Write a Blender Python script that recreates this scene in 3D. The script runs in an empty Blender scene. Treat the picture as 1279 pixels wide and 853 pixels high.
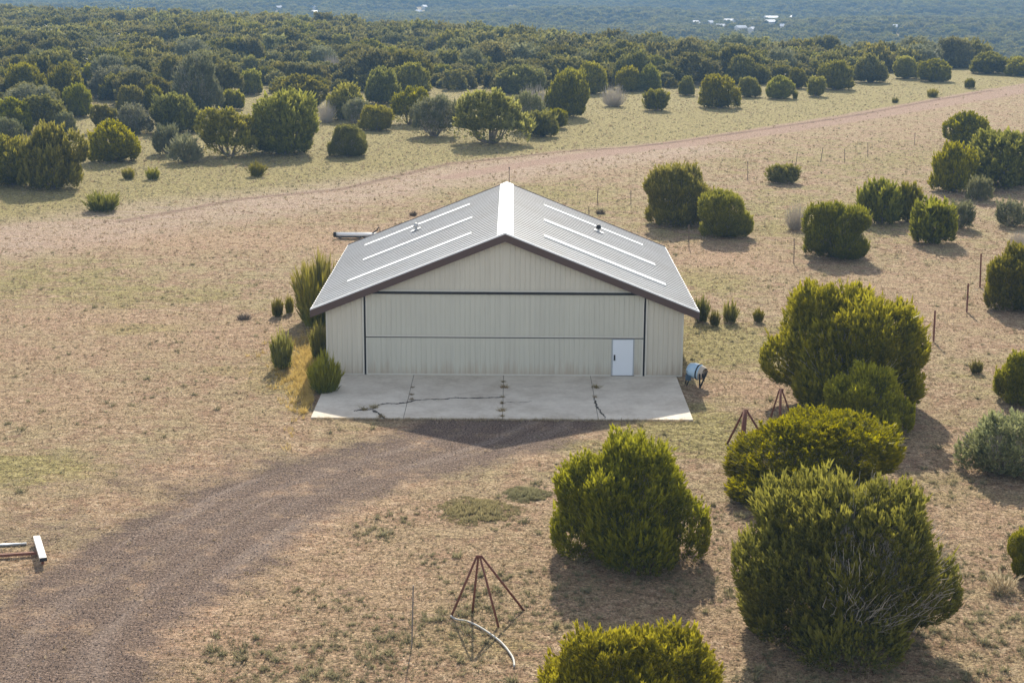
import bpy, math, random
import numpy as np

# ------------------------------------------------------------------ scene / camera
S = bpy.context.scene
COL = S.collection
F = 2023.0; PITCH = math.radians(13.2); ROLL = math.radians(0.35)
CAM = np.array([0.4, -86.3, 22.2])
FW = np.array([0, math.cos(PITCH), -math.sin(PITCH)])
_u = np.array([0, math.sin(PITCH), math.cos(PITCH)]); _r = np.array([1.0, 0, 0])
RT = _r*math.cos(ROLL) + _u*math.sin(ROLL); UP = _u*math.cos(ROLL) - _r*math.sin(ROLL)

def ray(u, v): return FW + RT*(u-639.5)/F + UP*(426.5-v)/F
def gnd(u, v, h=0.0):
    d = ray(u, v); t = (h-CAM[2])/d[2]; return CAM + d*t
def aty(u, v, y):
    d = ray(u, v); t = (y-CAM[1])/d[1]; return CAM + d*t
def proj(P):
    d = np.asarray(P, float) - CAM; z = d @ FW
    return 639.5 + F*(d @ RT)/z, 426.5 - F*(d @ UP)/z, z

cam = bpy.data.cameras.new('camera'); co = bpy.data.objects.new('camera', cam); COL.objects.link(co)
cam.sensor_width = 36; cam.lens = F/1279*36; cam.clip_end = 12000; cam.clip_start = 0.5
from mathutils import Matrix, Vector
m = Matrix(((RT[0], UP[0], -FW[0], CAM[0]), (RT[1], UP[1], -FW[1], CAM[1]), (RT[2], UP[2], -FW[2], CAM[2]), (0, 0, 0, 1)))
co.matrix_world = m
S.camera = co

SUN_EL, SUN_AZ = math.radians(31.3), math.radians(1.8)     # azimuth measured from +Y towards +X
w = bpy.data.worlds.new('World'); S.world = w; w.use_nodes = True
nt = w.node_tree; bg = nt.nodes['Background']
sky = nt.nodes.new('ShaderNodeTexSky'); sky.sky_type = 'NISHITA'; sky.sun_disc = False
sky.sun_elevation = SUN_EL; sky.sun_rotation = SUN_AZ; sky.altitude = 1500; sky.air_density = 1.0; sky.dust_density = 2.2
hs_ = nt.nodes.new('ShaderNodeHueSaturation'); hs_.inputs['Saturation'].default_value = 0.45; nt.links.new(sky.outputs[0], hs_.inputs['Color'])
nt.links.new(hs_.outputs[0], bg.inputs[0]); bg.inputs[1].default_value = 0.15
sl = bpy.data.lights.new('sun', 'SUN'); sl.energy = 4.2; sl.angle = math.radians(0.6); sl.color = (1, 0.91, 0.76)
so = bpy.data.objects.new('sun', sl); COL.objects.link(so)
sd = Vector((math.sin(SUN_AZ)*math.cos(SUN_EL), math.cos(SUN_AZ)*math.cos(SUN_EL), math.sin(SUN_EL)))
so.rotation_euler = sd.to_track_quat('Z', 'Y').to_euler(); so.location = (0, 40, 60)
S.view_settings.view_transform = 'Standard'; S.view_settings.look = 'None'; S.view_settings.exposure = 0.85
S.view_settings.gamma = 1
S.cycles.use_denoising = True; S.cycles.denoising_input_passes = 'RGB_ALBEDO_NORMAL'; S.cycles.denoising_prefilter = 'ACCURATE'
try: S.cycles.denoiser = 'OPENIMAGEDENOISE'
except Exception: pass
S.cycles.max_bounces = 5; S.cycles.diffuse_bounces = 3; S.cycles.glossy_bounces = 2; S.cycles.transmission_bounces = 3
S.cycles.volume_bounces = 0
S.cycles.caustics_reflective = False; S.cycles.caustics_refractive = False

# ------------------------------------------------------------------ helpers
def tag(o, label=None, cat=None, group=None, kind=None):
    if label: o['label'] = label
    if cat: o['category'] = cat
    if group: o['group'] = group
    if kind: o['kind'] = kind
    return o

def empty(name, loc, rz=0.0, scale=None):
    o = bpy.data.objects.new(name, None); o.empty_display_size = 0.3; COL.objects.link(o)
    o.location = loc; o.rotation_euler = (0, 0, rz)
    if scale: o.scale = scale
    return o

def new_mesh(name, V, Fc, smooth=False):
    """V (n,3) array, Fc (m,k) int array, all faces with k corners"""
    V = np.asarray(V, np.float32); Fc = np.asarray(Fc, np.int32)
    me = bpy.data.meshes.new(name)
    me.vertices.add(len(V)); me.vertices.foreach_set('co', V.ravel())
    k = Fc.shape[1]; me.loops.add(Fc.size); me.loops.foreach_set('vertex_index', Fc.ravel())
    me.polygons.add(len(Fc)); me.polygons.foreach_set('loop_start', np.arange(0, Fc.size, k, dtype=np.int32))
    me.update(calc_edges=True)
    me.polygons.foreach_set('use_smooth', [smooth]*len(Fc))
    me.validate()
    return me

def attr(me, name, vals):
    a = me.attributes.new(name, 'FLOAT', 'POINT'); a.data.foreach_set('value', np.asarray(vals, np.float32))

def link(name, me, mat=None, parent=None):
    o = bpy.data.objects.new(name, me); COL.objects.link(o)
    if mat and not me.materials: me.materials.append(mat)
    if parent is not None: o.parent = parent
    return o

class MB:
    """collects polygons, builds one mesh object"""
    def __init__(s): s.v = []; s.f = []
    def poly(s, pts):
        b = len(s.v); s.v += [tuple(map(float, p)) for p in pts]; s.f.append(tuple(range(b, b+len(pts)))); return s
    def hexa(s, p):       # 8 points: bottom 4 (ccw), top 4
        b = len(s.v); s.v += [tuple(map(float, q)) for q in p]
        for f in ((3, 2, 1, 0), (4, 5, 6, 7), (0, 1, 5, 4), (1, 2, 6, 5), (2, 3, 7, 6), (3, 0, 4, 7)):
            s.f.append(tuple(b+i for i in f))
        return s
    def box(s, x0, x1, y0, y1, z0, z1):
        return s.hexa([(x0, y0, z0), (x1, y0, z0), (x1, y1, z0), (x0, y1, z0), (x0, y0, z1), (x1, y0, z1), (x1, y1, z1), (x0, y1, z1)])
    def bar(s, a, b, wd, ht, up=(0, 0, 1)):
        a, b, up = Vector(a), Vector(b), Vector(up)
        d = (b-a).normalized()
        if abs(d.dot(up)) > 0.98: up = Vector((0, 1, 0))
        x = d.cross(up).normalized()*wd/2; y = x.cross(d).normalized()*ht/2
        return s.hexa([a-x-y, a+x-y, b+x-y, b-x-y, a-x+y, a+x+y, b+x+y, b-x+y])
    def tube(s, pts, r, n=10, cap=True):
        pts = [Vector(p) for p in pts]; rs = r if isinstance(r, (list, tuple)) else [r]*len(pts)
        base = len(s.v); prev = None
        for i, p in enumerate(pts):
            d = (pts[min(i+1, len(pts)-1)]-pts[max(i-1, 0)]).normalized()
            if prev is None:
                ref = Vector((0, 0, 1)) if abs(d.z) < .9 else Vector((1, 0, 0)); x = d.cross(ref).normalized()
            else: x = (prev - d*prev.dot(d)).normalized()
            prev = x; y = d.cross(x)
            for k in range(n):
                a = 2*math.pi*k/n; s.v.append(tuple(p + (x*math.cos(a)+y*math.sin(a))*rs[i]))
        for i in range(len(pts)-1):
            for k in range(n):
                k2 = (k+1) % n
                s.f.append((base+i*n+k, base+i*n+k2, base+(i+1)*n+k2, base+(i+1)*n+k))
        if cap:
            s.f.append(tuple(base+k for k in range(n))[::-1]); e = base+(len(pts)-1)*n
            s.f.append(tuple(e+k for k in range(n)))
        return s
    def build(s, name, mat, parent=None, smooth=False, bevel=0):
        me = bpy.data.meshes.new(name); me.from_pydata(s.v, [], s.f); me.update()
        if smooth:
            me.polygons.foreach_set('use_smooth', [True]*len(me.polygons))
        o = link(name, me, mat, parent)
        if bevel:
            b = o.modifiers.new('bevel', 'BEVEL'); b.width = bevel; b.segments = 2; b.limit_method = 'ANGLE'
        return o

def N(nt, t, **kw):
    n = nt.nodes.new(t)
    for k, v in kw.items():
        if k == 'ins':
            for i, val in v.items():
                if hasattr(val, 'is_output') or isinstance(val, bpy.types.NodeSocket): nt.links.new(val, n.inputs[i])
                else: n.inputs[i].default_value = val
        else: setattr(n, k, v)
    return n
def newmat(name):
    m = bpy.data.materials.new(name); m.use_nodes = True; nt = m.node_tree
    return m, nt, nt.nodes['Principled BSDF']
def noise(nt, vec, scale, detail=4, rough=0.6, dim='3D'):
    n = N(nt, 'ShaderNodeTexNoise', ins={'Scale': scale, 'Detail': detail, 'Roughness': rough})
    nt.links.new(vec, n.inputs['Vector']); return n.outputs['Fac']
def ramp(nt, fac, stops):
    r = N(nt, 'ShaderNodeValToRGB'); nt.links.new(fac, r.inputs[0]); e = r.color_ramp.elements
    while len(e) < len(stops): e.new(0.5)
    for q, (p, c) in zip(e, stops):
        q.position = p; q.color = (c[0], c[1], c[2], 1) if hasattr(c, '__len__') else (c, c, c, 1)
    return r.outputs[0]
def mix(nt, f, a, b, bt='MIX'):
    n = N(nt, 'ShaderNodeMix', data_type='RGBA', blend_type=bt)
    for i, val in ((0, f), (6, a), (7, b)):
        if isinstance(val, bpy.types.NodeSocket): nt.links.new(val, n.inputs[i])
        elif i == 0: n.inputs[0].default_value = val
        else: n.inputs[i].default_value = (*val, 1) if len(val) == 3 else val
    return n.outputs[2]
def mth(nt, op, a, b=None, c=None, clamp=False):
    n = N(nt, 'ShaderNodeMath', operation=op, use_clamp=clamp)
    for i, val in enumerate((a, b, c)):
        if val is None: continue
        if isinstance(val, bpy.types.NodeSocket): nt.links.new(val, n.inputs[i])
        else: n.inputs[i].default_value = val
    return n.outputs[0]
def A(nt, name): return N(nt, 'ShaderNodeAttribute', attribute_name=name).outputs['Fac']
def objcoord(nt): return N(nt, 'ShaderNodeTexCoord').outputs['Object']

def plain(name, col, rough=0.6, metal=0.0, var=0.12, scale=3.0, bump=0.0, dirt=None):
    m, nt, b = newmat(name); oc = objcoord(nt)
    n = noise(nt, oc, scale, 5, 0.65)
    c = mix(nt, n, tuple(v*(1-var) for v in col), tuple(min(1, v*(1+var)) for v in col))
    if dirt:
        n2 = noise(nt, oc, scale*0.35, 6, 0.7)
        f = ramp(nt, n2, [(0.52, 0), (0.72, 0.7)])
        c = mix(nt, f, c, dirt)
    nt.links.new(c, b.inputs['Base Color']); b.inputs['Roughness'].default_value = rough; b.inputs['Metallic'].default_value = metal
    if bump:
        bp = N(nt, 'ShaderNodeBump', ins={'Strength': bump, 'Distance': 0.01, 'Height': n}); nt.links.new(bp.outputs[0], b.inputs['Normal'])
    return m

# ------------------------------------------------------------------ terrain
def sstep(a, b, x):
    t = np.clip((x-a)/(b-a), 0, 1); return t*t*(3-2*t)
_rs = np.random.RandomState(5)
_wv = [(_rs.uniform(200, 700), _rs.uniform(0, 6.28), _rs.uniform(0, 6.28)) for _ in range(10)]
def terrain(x, y):
    x = np.asarray(x, float); y = np.asarray(y, float)
    d = y + 86.3; s = x/np.maximum(d, 1)
    Ed = np.interp(s, [-0.32, -0.15, -0.1, 0, 0.1, 0.32], [640, 560, 520, 455, 405, 390])
    z = -26*sstep(Ed-50, Ed+260, d) + 26*sstep(1300, 3400, d)
    u = 0
    for L, a, p in _wv: u = u + np.sin((x*math.cos(a)+y*math.sin(a))*6.28/L+p)
    z = z + u*1.7*sstep(800, 1600, d) + 0.9*np.sin(x/97+1)*sstep(350, 500, d)*(1-sstep(Ed-60, Ed+50, d))
    return z

def seg_dist(X, Y, pts, hw):
    """distance to polyline minus interpolated half width"""
    best = np.full(X.shape, 1e9)
    for (a, b, h0, h1) in zip(pts[:-1], pts[1:], hw[:-1], hw[1:]):
        dx, dy = b[0]-a[0], b[1]-a[1]; L2 = dx*dx+dy*dy
        t = np.clip(((X-a[0])*dx+(Y-a[1])*dy)/L2, 0, 1)
        best = np.minimum(best, np.hypot(X-a[0]-t*dx, Y-a[1]-t*dy) - (h0+(h1-h0)*t))
    return best

drive_px = [(655, 500), (640, 527), (600, 545), (520, 568), (430, 592), (330, 630), (232, 685), (138, 745), (78, 800), (55, 860), (30, 950)]
drive_hw = [3.4, 4.2, 3.8, 3.0, 3.0, 3.4, 3.7, 3.7, 3.4, 3.1, 3.0]
drive_pts = [tuple(gnd(u, v)[:2]) for u, v in drive_px]
track_px = [(560, 222), (640, 208), (700, 199), (780, 188), (850, 180), (960, 164), (1060, 148), (1160, 131), (1240, 117), (1340, 101)]
track_hw = [1.2, 1.6, 1.8, 2.2, 2.6, 3.0, 3.2, 3.6, 4.2, 4.6]
track_pts = [tuple(gnd(u, v)[:2]) for u, v in track_px]
rut_bank_px = [(150, 277), (300, 249), (425, 237), (560, 205), (640, 197), (700, 190), (790, 184), (850, 177), (960, 161), (1060, 146), (1160, 127), (1240, 113)]
rut_bank_pts = [tuple(gnd(u, v)[:2]) for u, v in rut_bank_px]
band_px = [(-80, 310), (60, 292), (220, 266), (420, 243), (560, 222), (700, 203), (850, 186)]
band_pts = [tuple(gnd(u, v)[:2]) for u, v in band_px]

def lat_along(X, Y):
    best = np.full(X.shape, 1e9); al = np.zeros(X.shape); acc = 0
    for a, b in zip(drive_pts[:-1], drive_pts[1:]):
        dx, dy = b[0]-a[0], b[1]-a[1]; L = math.hypot(dx, dy); t = np.clip(((X-a[0])*dx+(Y-a[1])*dy)/L**2, 0, 1)
        dd = np.hypot(X-a[0]-t*dx, Y-a[1]-t*dy); sg = np.sign((X-a[0])*dy-(Y-a[1])*dx)
        m = dd < np.abs(best); best = np.where(m, dd*sg, best); al = np.where(m, acc+t*L, al); acc += L
    return np.clip(best, -40, 40), al
def masks(X, Y):
    gr = 1-sstep(-1.0, 2.0, seg_dist(X, Y, drive_pts, drive_hw))
    # pale thin gravel spread on the left of the drive
    lg = np.exp(-(((X-gnd(330, 590)[0])/9.0)**2 + ((Y-gnd(330, 590)[1])/4.5)**2))
    lg = np.maximum(lg, 0.8*np.exp(-(((X-gnd(60, 660)[0])/6.0)**2 + ((Y-gnd(60, 660)[1])/3.5)**2)))
    lg = np.maximum(lg, 0.9*np.exp(-(((X-gnd(190, 650)[0])/6.0)**2 + ((Y-gnd(190, 650)[1])/3.0)**2)))
    gr = np.maximum(gr, 0.62*lg)
    tr = 1-sstep(-1.2, 1.8, seg_dist(X, Y, track_pts, track_hw))
    rut_bank_shade = 1-sstep(0.1, 0.7, seg_dist(X, Y, rut_bank_pts, [0.15]*len(rut_bank_pts)))  # low bank's shadow painted as a dark line, continuing as the track's rut
    band = 1-sstep(-4, 6, seg_dist(X, Y, band_pts, [7, 7, 7, 6, 6, 6, 5]))
    # grass: olive field beyond the track, patches near the hangar
    yr = np.interp(X, [p[0] for p in rut_bank_pts], [p[1] for p in rut_bank_pts])
    yr = np.where(X < rut_bank_pts[0][0], rut_bank_pts[0][1]-(rut_bank_pts[0][0]-X)*0.35, yr)
    green = 0.72*sstep(0, 3, Y-yr)
    soil = np.zeros_like(X)
    def g(u, v, rx, ry): 
        p = gnd(u, v); return np.exp(-(((X-p[0])/rx)**2+((Y-p[1])/ry)**2))
    for (u, v, rx, ry, a) in [(900, 430, 4.5, 7, .95), (885, 540, 3.5, 4.5, .9), (800, 555, 5, 2, .45), (395, 435, 2.2, 9, 1.0), (370, 470, 2.6, 4, .9),
                              (10, 585, 4, 2.2, 1.0), (90, 350, 12, 9, .45), (200, 365, 9, 6, .42), (600, 290, 30, 25, .2), (640, 242, 14, 10, .6), (60, 330, 14, 5, .35),
                              (950, 270, 22, 22, .4), (1100, 200, 30, 25, .35), (980, 425, 3, 5, .6), (1200, 470, 5, 6, .25), (480, 700, 7, 5, .1), (350, 760, 5, 4, .1),
                              (640, 800, 5, 3, .4), (890, 350, 4, 6, .6), (1190, 620, 4, 5, .25), (170, 410, 3, 2, .6), (270, 465, 2, 1.5, .5)]:
        green = np.maximum(green, a*g(u, v, rx, ry))
    for (u, v, rx, ry, a) in [(905, 320, 4.5, 8, 1.0), (945, 485, 2.6, 2.6, .9), (60, 440, 9, 4, .7), (250, 225, 12, 12, 0), (330, 300, 18, 7, .8), (180, 300, 16, 5, .9), (300, 420, 8, 6, .8), (130, 400, 9, 4, .9), (60, 500, 7, 5, .7), (330, 470, 6, 4, .6), (230, 400, 7, 7, .3), 
                              (230, 600, 5, 4, .6), (1120, 380, 8, 14, .5), (200, 800, 3.5, 5, .8), (300, 760, 5, 3, .5), (1200, 560, 6, 5, .5), (900, 700, 5, 6, .5),
                              (560, 640, 8, 4, .6), (420, 720, 9, 7, .75), (560, 800, 9, 5, .6), (760, 780, 7, 6, .5), (250, 780, 4, 6, .9), (950, 760, 9, 6, .6), (1180, 650, 8, 6, .6), (700, 640, 5, 4, .5), (340, 520, 8, 4, .35)]:
        soil = np.maximum(soil, a*g(u, v, rx, ry))
    far = sstep(520, 700, Y)
    green = np.maximum(green, 0.6*sstep(330, 380, Y)) * (1-.5*far)
    return gr, tr, rut_bank_shade, band, green, soil

def axis(lo, f0, f1, hi, step, growth=1.13):
    c = list(np.arange(f0, f1+1e-6, step)); s = step
    while c[-1] < hi: s *= growth; c.append(c[-1]+min(s, 60))
    s = step
    while c[0] > lo: s *= growth; c.insert(0, c[0]-min(s, 60))
    return np.array(c)

# ground material, shared by the three sheets so that their borders blend
m_ground, nt, b = newmat('ground'); oc = objcoord(nt)
n1 = noise(nt, oc, 0.045, 4, 0.6); n2 = noise(nt, oc, 0.33, 5, 0.65); n3 = noise(nt, oc, 2.2, 5, 0.7); n4 = noise(nt, oc, 9.0, 5, 0.75); n5 = noise(nt, oc, 30.0, 3, 0.7)
strc = N(nt, 'ShaderNodeMapping'); nt.links.new(oc, strc.inputs['Vector']); strc.inputs['Scale'].default_value = (0.22, 1.0, 1.0); strc.inputs['Rotation'].default_value = (0, 0, 0.25)
ns = noise(nt, strc.outputs[0], 1.1, 5, 0.7)
n3b = noise(nt, oc, 1.1, 5, 0.7)
soilc = ramp(nt, n3, [(0.36, (0.20, 0.115, 0.065)), (0.5, (0.43, 0.295, 0.18)), (0.62, (0.66, 0.50, 0.33))])
soilc = mix(nt, ramp(nt, n2, [(0.42, 0), (0.58, 0.8)]), soilc, mix(nt, n4, (0.33, 0.26, 0.12), (0.58, 0.48, 0.28)))
soilc = mix(nt, ramp(nt, n3b, [(0.52, 0), (0.62, 0.7)]), soilc, (0.33, 0.19, 0.115))
grassc = ramp(nt, n3, [(0.36, (0.18, 0.145, 0.05)), (0.5, (0.365, 0.305, 0.115)), (0.64, (0.53, 0.45, 0.205))])
grassc = mix(nt, ramp(nt, n3b, [(0.50, 0), (0.60, 0.6)]), grassc, (0.40, 0.33, 0.15))
gsel = mth(nt, 'ADD', mth(nt, 'MULTIPLY', A(nt, 'green'), 1.25), mth(nt, 'MULTIPLY', mth(nt, 'SUBTRACT', mth(nt, 'ADD', n2, ns), 1.0), 1.5))
gsel = mth(nt, 'ADD', gsel, mth(nt, 'MULTIPLY', mth(nt, 'SUBTRACT', n1, 0.5), 1.0))
gf = ramp(nt, gsel, [(0.25, 0), (0.6, 1)])
c = mix(nt, gf, soilc, grassc)
pink = mix(nt, n3, (0.42, 0.235, 0.145), (0.66, 0.455, 0.315))
pf = mth(nt, 'MULTIPLY', mth(nt, 'MULTIPLY', A(nt, 'soil'), 0.85), ramp(nt, n2, [(0.3, 0.25), (0.65, 1)]))
c = mix(nt, pf, c, pink)
bandc = mix(nt, n3, (0.40, 0.275, 0.205), (0.64, 0.50, 0.395))
bf = mth(nt, 'MULTIPLY', A(nt, 'band'), ramp(nt, ns, [(0.3, 0.2), (0.65, 0.95)]))
c = mix(nt, bf, c, bandc)
trc = mix(nt, n3, (0.36, 0.225, 0.165), (0.50, 0.345, 0.265))
tf = ramp(nt, mth(nt, 'ADD', A(nt, 'track'), mth(nt, 'MULTIPLY', mth(nt, 'SUBTRACT', n2, 0.5), 1.2)), [(0.35, 0), (0.8, 0.8)])
c = mix(nt, tf, c, trc)
c = mix(nt, mth(nt, 'MULTIPLY', A(nt, 'rut_bank_shade'), ramp(nt, n2, [(0.3, 0.3), (0.6, 0.8)])), c, (0.19, 0.11, 0.075))  # dark soil colour for the rut and the bank's painted shadow
n6 = noise(nt, oc, 14.0, 4, 0.8)
grc = ramp(nt, n6, [(0.38, (0.040, 0.026, 0.019)), (0.5, (0.120, 0.082, 0.062)), (0.62, (0.28, 0.205, 0.16))])
cmb = N(nt, 'ShaderNodeCombineXYZ'); nt.links.new(mth(nt, 'MULTIPLY', A(nt, 'lat'), 0.9), cmb.inputs[0]); nt.links.new(mth(nt, 'MULTIPLY', A(nt, 'along'), 0.07), cmb.inputs[1])
nd = noise(nt, cmb.outputs[0], 1.0, 5, .6)
grc = mix(nt, ramp(nt, nd, [(.52, 0), (.64, .35)]), grc, mix(nt, n6, (.20, .155, .125), (.40, .32, .265)))
whl = mth(nt, 'SUBTRACT', mth(nt, 'ABSOLUTE', A(nt, 'lat')), 1.0); whl = mth(nt, 'MULTIPLY', whl, whl)
grc = mix(nt, ramp(nt, whl, [(0.0, .14), (.16, 0)]), grc, (.27, .215, .18))
grf = ramp(nt, mth(nt, 'ADD', A(nt, 'gravel'), mth(nt, 'MULTIPLY', mth(nt, 'SUBTRACT', mth(nt, 'ADD', n2, n3b), 1.0), 1.8)), [(0.15, 0), (0.95, 0.97)])
c = mix(nt, grf, c, grc)
# fine clod contrast
c = mix(nt, 0.75, c, ramp(nt, n4, [(0.38, 0.12), (0.5, 0.5), (0.62, 0.88)]), 'OVERLAY')
dark = ramp(nt, noise(nt, oc, 3.2, 5, 0.75), [(0.53, 0), (0.61, 0.8)])
c = mix(nt, mth(nt, 'MULTIPLY', dark, mth(nt, 'SUBTRACT', 1.0, A(nt, 'gravel'))), c, (0.15, 0.115, 0.06))
nt.links.new(c, b.inputs['Base Color']); b.inputs['Roughness'].default_value = 0.95; b.inputs['Specular IOR Level'].default_value = 0.1
h = mth(nt, 'ADD', mth(nt, 'MULTIPLY', n3, 1.0), mth(nt, 'ADD', mth(nt, 'MULTIPLY', n4, 0.45), mth(nt, 'MULTIPLY', n5, 0.12)))
h = mth(nt, 'ADD', h, mth(nt, 'MULTIPLY', ns, 0.9))
hs = mth(nt, 'MULTIPLY', h, mth(nt, 'SUBTRACT', 1.0, mth(nt, 'MULTIPLY', A(nt, 'gravel'), 0.72)))
bp = N(nt, 'ShaderNodeBump', ins={'Strength': 1.0, 'Distance': 0.42, 'Height': hs}); nt.links.new(bp.outputs[0], b.inputs['Normal'])

xs = axis(-2400, -66, 84, 2400, 0.7); ys = axis(-300, -52, 300, 3600, 0.7)
X, Y = np.meshgrid(xs, ys); Z = terrain(X, Y)
gr, tr, rut_bank_shade, band, green, soil = masks(X, Y); lat, along = lat_along(X, Y)
nx, ny = len(xs), len(ys)
idx = np.arange(nx*ny).reshape(ny, nx)
quads = np.stack([idx[:-1, :-1], idx[:-1, 1:], idx[1:, 1:], idx[1:, :-1]], -1).reshape(-1, 4)
def qm(a): return (a[:-1, :-1]+a[1:, 1:]).reshape(-1)/2
gmain = 1-sstep(-1.0, 1.6, seg_dist(X, Y, drive_pts, drive_hw))
sel_drive = (qm(gmain) > .5); sel_track = (qm(tr) > .5) & ~sel_drive; sel_g = ~(sel_drive | sel_track)
Vall = np.stack([X.ravel(), Y.ravel(), Z.ravel()], -1)
for nm, sel in (('ground', sel_g), ('driveway', sel_drive), ('dirt_track', sel_track)):
    q = quads[sel]; used, inv = np.unique(q.ravel(), return_inverse=True)
    me = new_mesh(nm, Vall[used], inv.reshape(-1, 4), True)
    for an, arr in (('gravel', gr), ('track', tr), ('rut_bank_shade', rut_bank_shade), ('band', band), ('green', green), ('soil', soil), ('lat', lat), ('along', along)):
        attr(me, an, arr.ravel()[used])
    tag(link(nm, me, m_ground), kind='structure')

# ------------------------------------------------------------------ plants
def leaf_mat(name, dark, mid, bright, tipc, trans=0.35, rv=0.25):
    m, nt, b = newmat(name)
    t = A(nt, 'tint'); tip = A(nt, 'tip')
    c = ramp(nt, t, [(0.0, dark), (0.55, mid), (1.0, bright)])
    c = mix(nt, mth(nt, 'MULTIPLY', mth(nt, 'POWER', tip, 1.5), 0.85), c, tipc)
    oin = N(nt, 'ShaderNodeObjectInfo'); oi = oin.outputs['Random']; c = mix(nt, 1.0, c, oin.outputs['Color'], 'MULTIPLY')
    hsv = N(nt, 'ShaderNodeHueSaturation'); nt.links.new(c, hsv.inputs['Color'])
    nt.links.new(mth(nt, 'ADD', 0.478, mth(nt, 'MULTIPLY', oi, 0.022)), hsv.inputs['Hue'])
    rnd2 = mth(nt, 'FRACT', mth(nt, 'MULTIPLY', oi, 17.31))
    rnd3 = mth(nt, 'FRACT', mth(nt, 'MULTIPLY', oi, 91.7))
    nt.links.new(mth(nt, 'ADD', 1-rv, mth(nt, 'MULTIPLY', rnd2, 2*rv)), hsv.inputs['Value'])
    nt.links.new(mth(nt, 'ADD', 0.84, mth(nt, 'MULTIPLY', rnd3, 0.26)), hsv.inputs['Saturation'])
    nt.links.new(hsv.outputs[0], b.inputs['Base Color']); b.inputs['Roughness'].default_value = 0.55
    b.inputs['Specular IOR Level'].default_value = 0.25
    tr = N(nt, 'ShaderNodeBsdfTranslucent'); nt.links.new(hsv.outputs[0], tr.inputs[0])
    mx = N(nt, 'ShaderNodeMixShader'); mx.inputs[0].default_value = trans
    nt.links.new(b.outputs[0], mx.inputs[1]); nt.links.new(tr.outputs[0], mx.inputs[2])
    nt.links.new(mx.outputs[0], nt.nodes['Material Output'].inputs[0])
    return m
m_leaf = leaf_mat('juniper foliage', (0.050, 0.062, 0.009), (0.115, 0.133, 0.014), (0.215, 0.222, 0.020), (0.40, 0.385, 0.030), 0.48)
m_leaff = leaf_mat('woodland foliage', (0.046, 0.055, 0.016), (0.100, 0.112, 0.028), (0.175, 0.180, 0.042), (0.30, 0.28, 0.055), 0.42)
m_leafg = leaf_mat('grey juniper foliage', (0.09, 0.10, 0.05), (0.16, 0.175, 0.085), (0.24, 0.25, 0.13), (0.27, 0.27, 0.12), 0.35)
m_tuft = leaf_mat('green tuft leaves', (0.06, 0.080, 0.014), (0.125, 0.145, 0.022), (0.21, 0.215, 0.035), (0.33, 0.31, 0.05), 0.4)
m_silver = leaf_mat('silvery leaves', (0.06, 0.06, 0.025), (0.115, 0.115, 0.055), (0.20, 0.195, 0.11), (0.24, 0.235, 0.08), 0.3)
m_straw = leaf_mat('dry grass', (0.17, 0.12, 0.055), (0.37, 0.285, 0.145), (0.58, 0.475, 0.28), (0.60, 0.50, 0.29), 0.35, 0.1)
m_olive = leaf_mat('olive grass', (0.14, 0.13, 0.07), (0.25, 0.23, 0.12), (0.36, 0.33, 0.18), (0.42, 0.375, 0.19), 0.4, 0.1)
m_bark = plain('juniper bark', (0.23, 0.19, 0.155), 0.9, var=0.3, scale=9)
m_twig = plain('bleached twigs', (0.50, 0.44, 0.36), 0.85, var=0.25, scale=5)
m_twigd = plain('dry brown twigs', (0.13, 0.10, 0.075), 0.85, var=0.3, scale=5)

def unit(v): return v/np.maximum(np.linalg.norm(v, axis=-1, keepdims=True), 1e-9)

def sprays(rs, P, D, L, K, leaf, wid, spread=0.55):
    """P (n,3) roots, D (n,3) axes, L (n) lengths -> triangles"""
    n = len(P)
    t = rs.uniform(0.0, 1, (n, K)) ** 0.8
    perp = rs.normal(size=(n, K, 3)); perp -= (perp*D[:, None]).sum(-1, keepdims=True)*D[:, None]; perp = unit(perp)
    root = P[:, None] + D[:, None]*(t*L[:, None])[..., None] + perp*(0.16*L[:, None]*(1-t))[..., None]
    d = unit(D[:, None] + perp*spread*(1.15-t)[..., None] + rs.normal(size=(n, K, 3))*.15)
    ln = (leaf*L[:, None]*rs.uniform(.7, 1.3, (n, K)))[..., None]
    side = unit(np.cross(d, rs.normal(size=(n, K, 3))))*(wid*L[:, None]*rs.uniform(.7, 1.3, (n, K)))[..., None]
    a = root - side; b2 = root + side; c = root + d*ln
    V = np.stack([a, b2, c], 2).reshape(-1, 3)
    tip = np.stack([t*.8, t*.8, np.minimum(t+.15, 1)], -1).reshape(-1)
    tint = np.repeat(rs.uniform(0, 1, n), K*3)*.65 + np.repeat(rs.uniform(0, 1, n*K), 3)*.35
    return V, tip, tint

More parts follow.
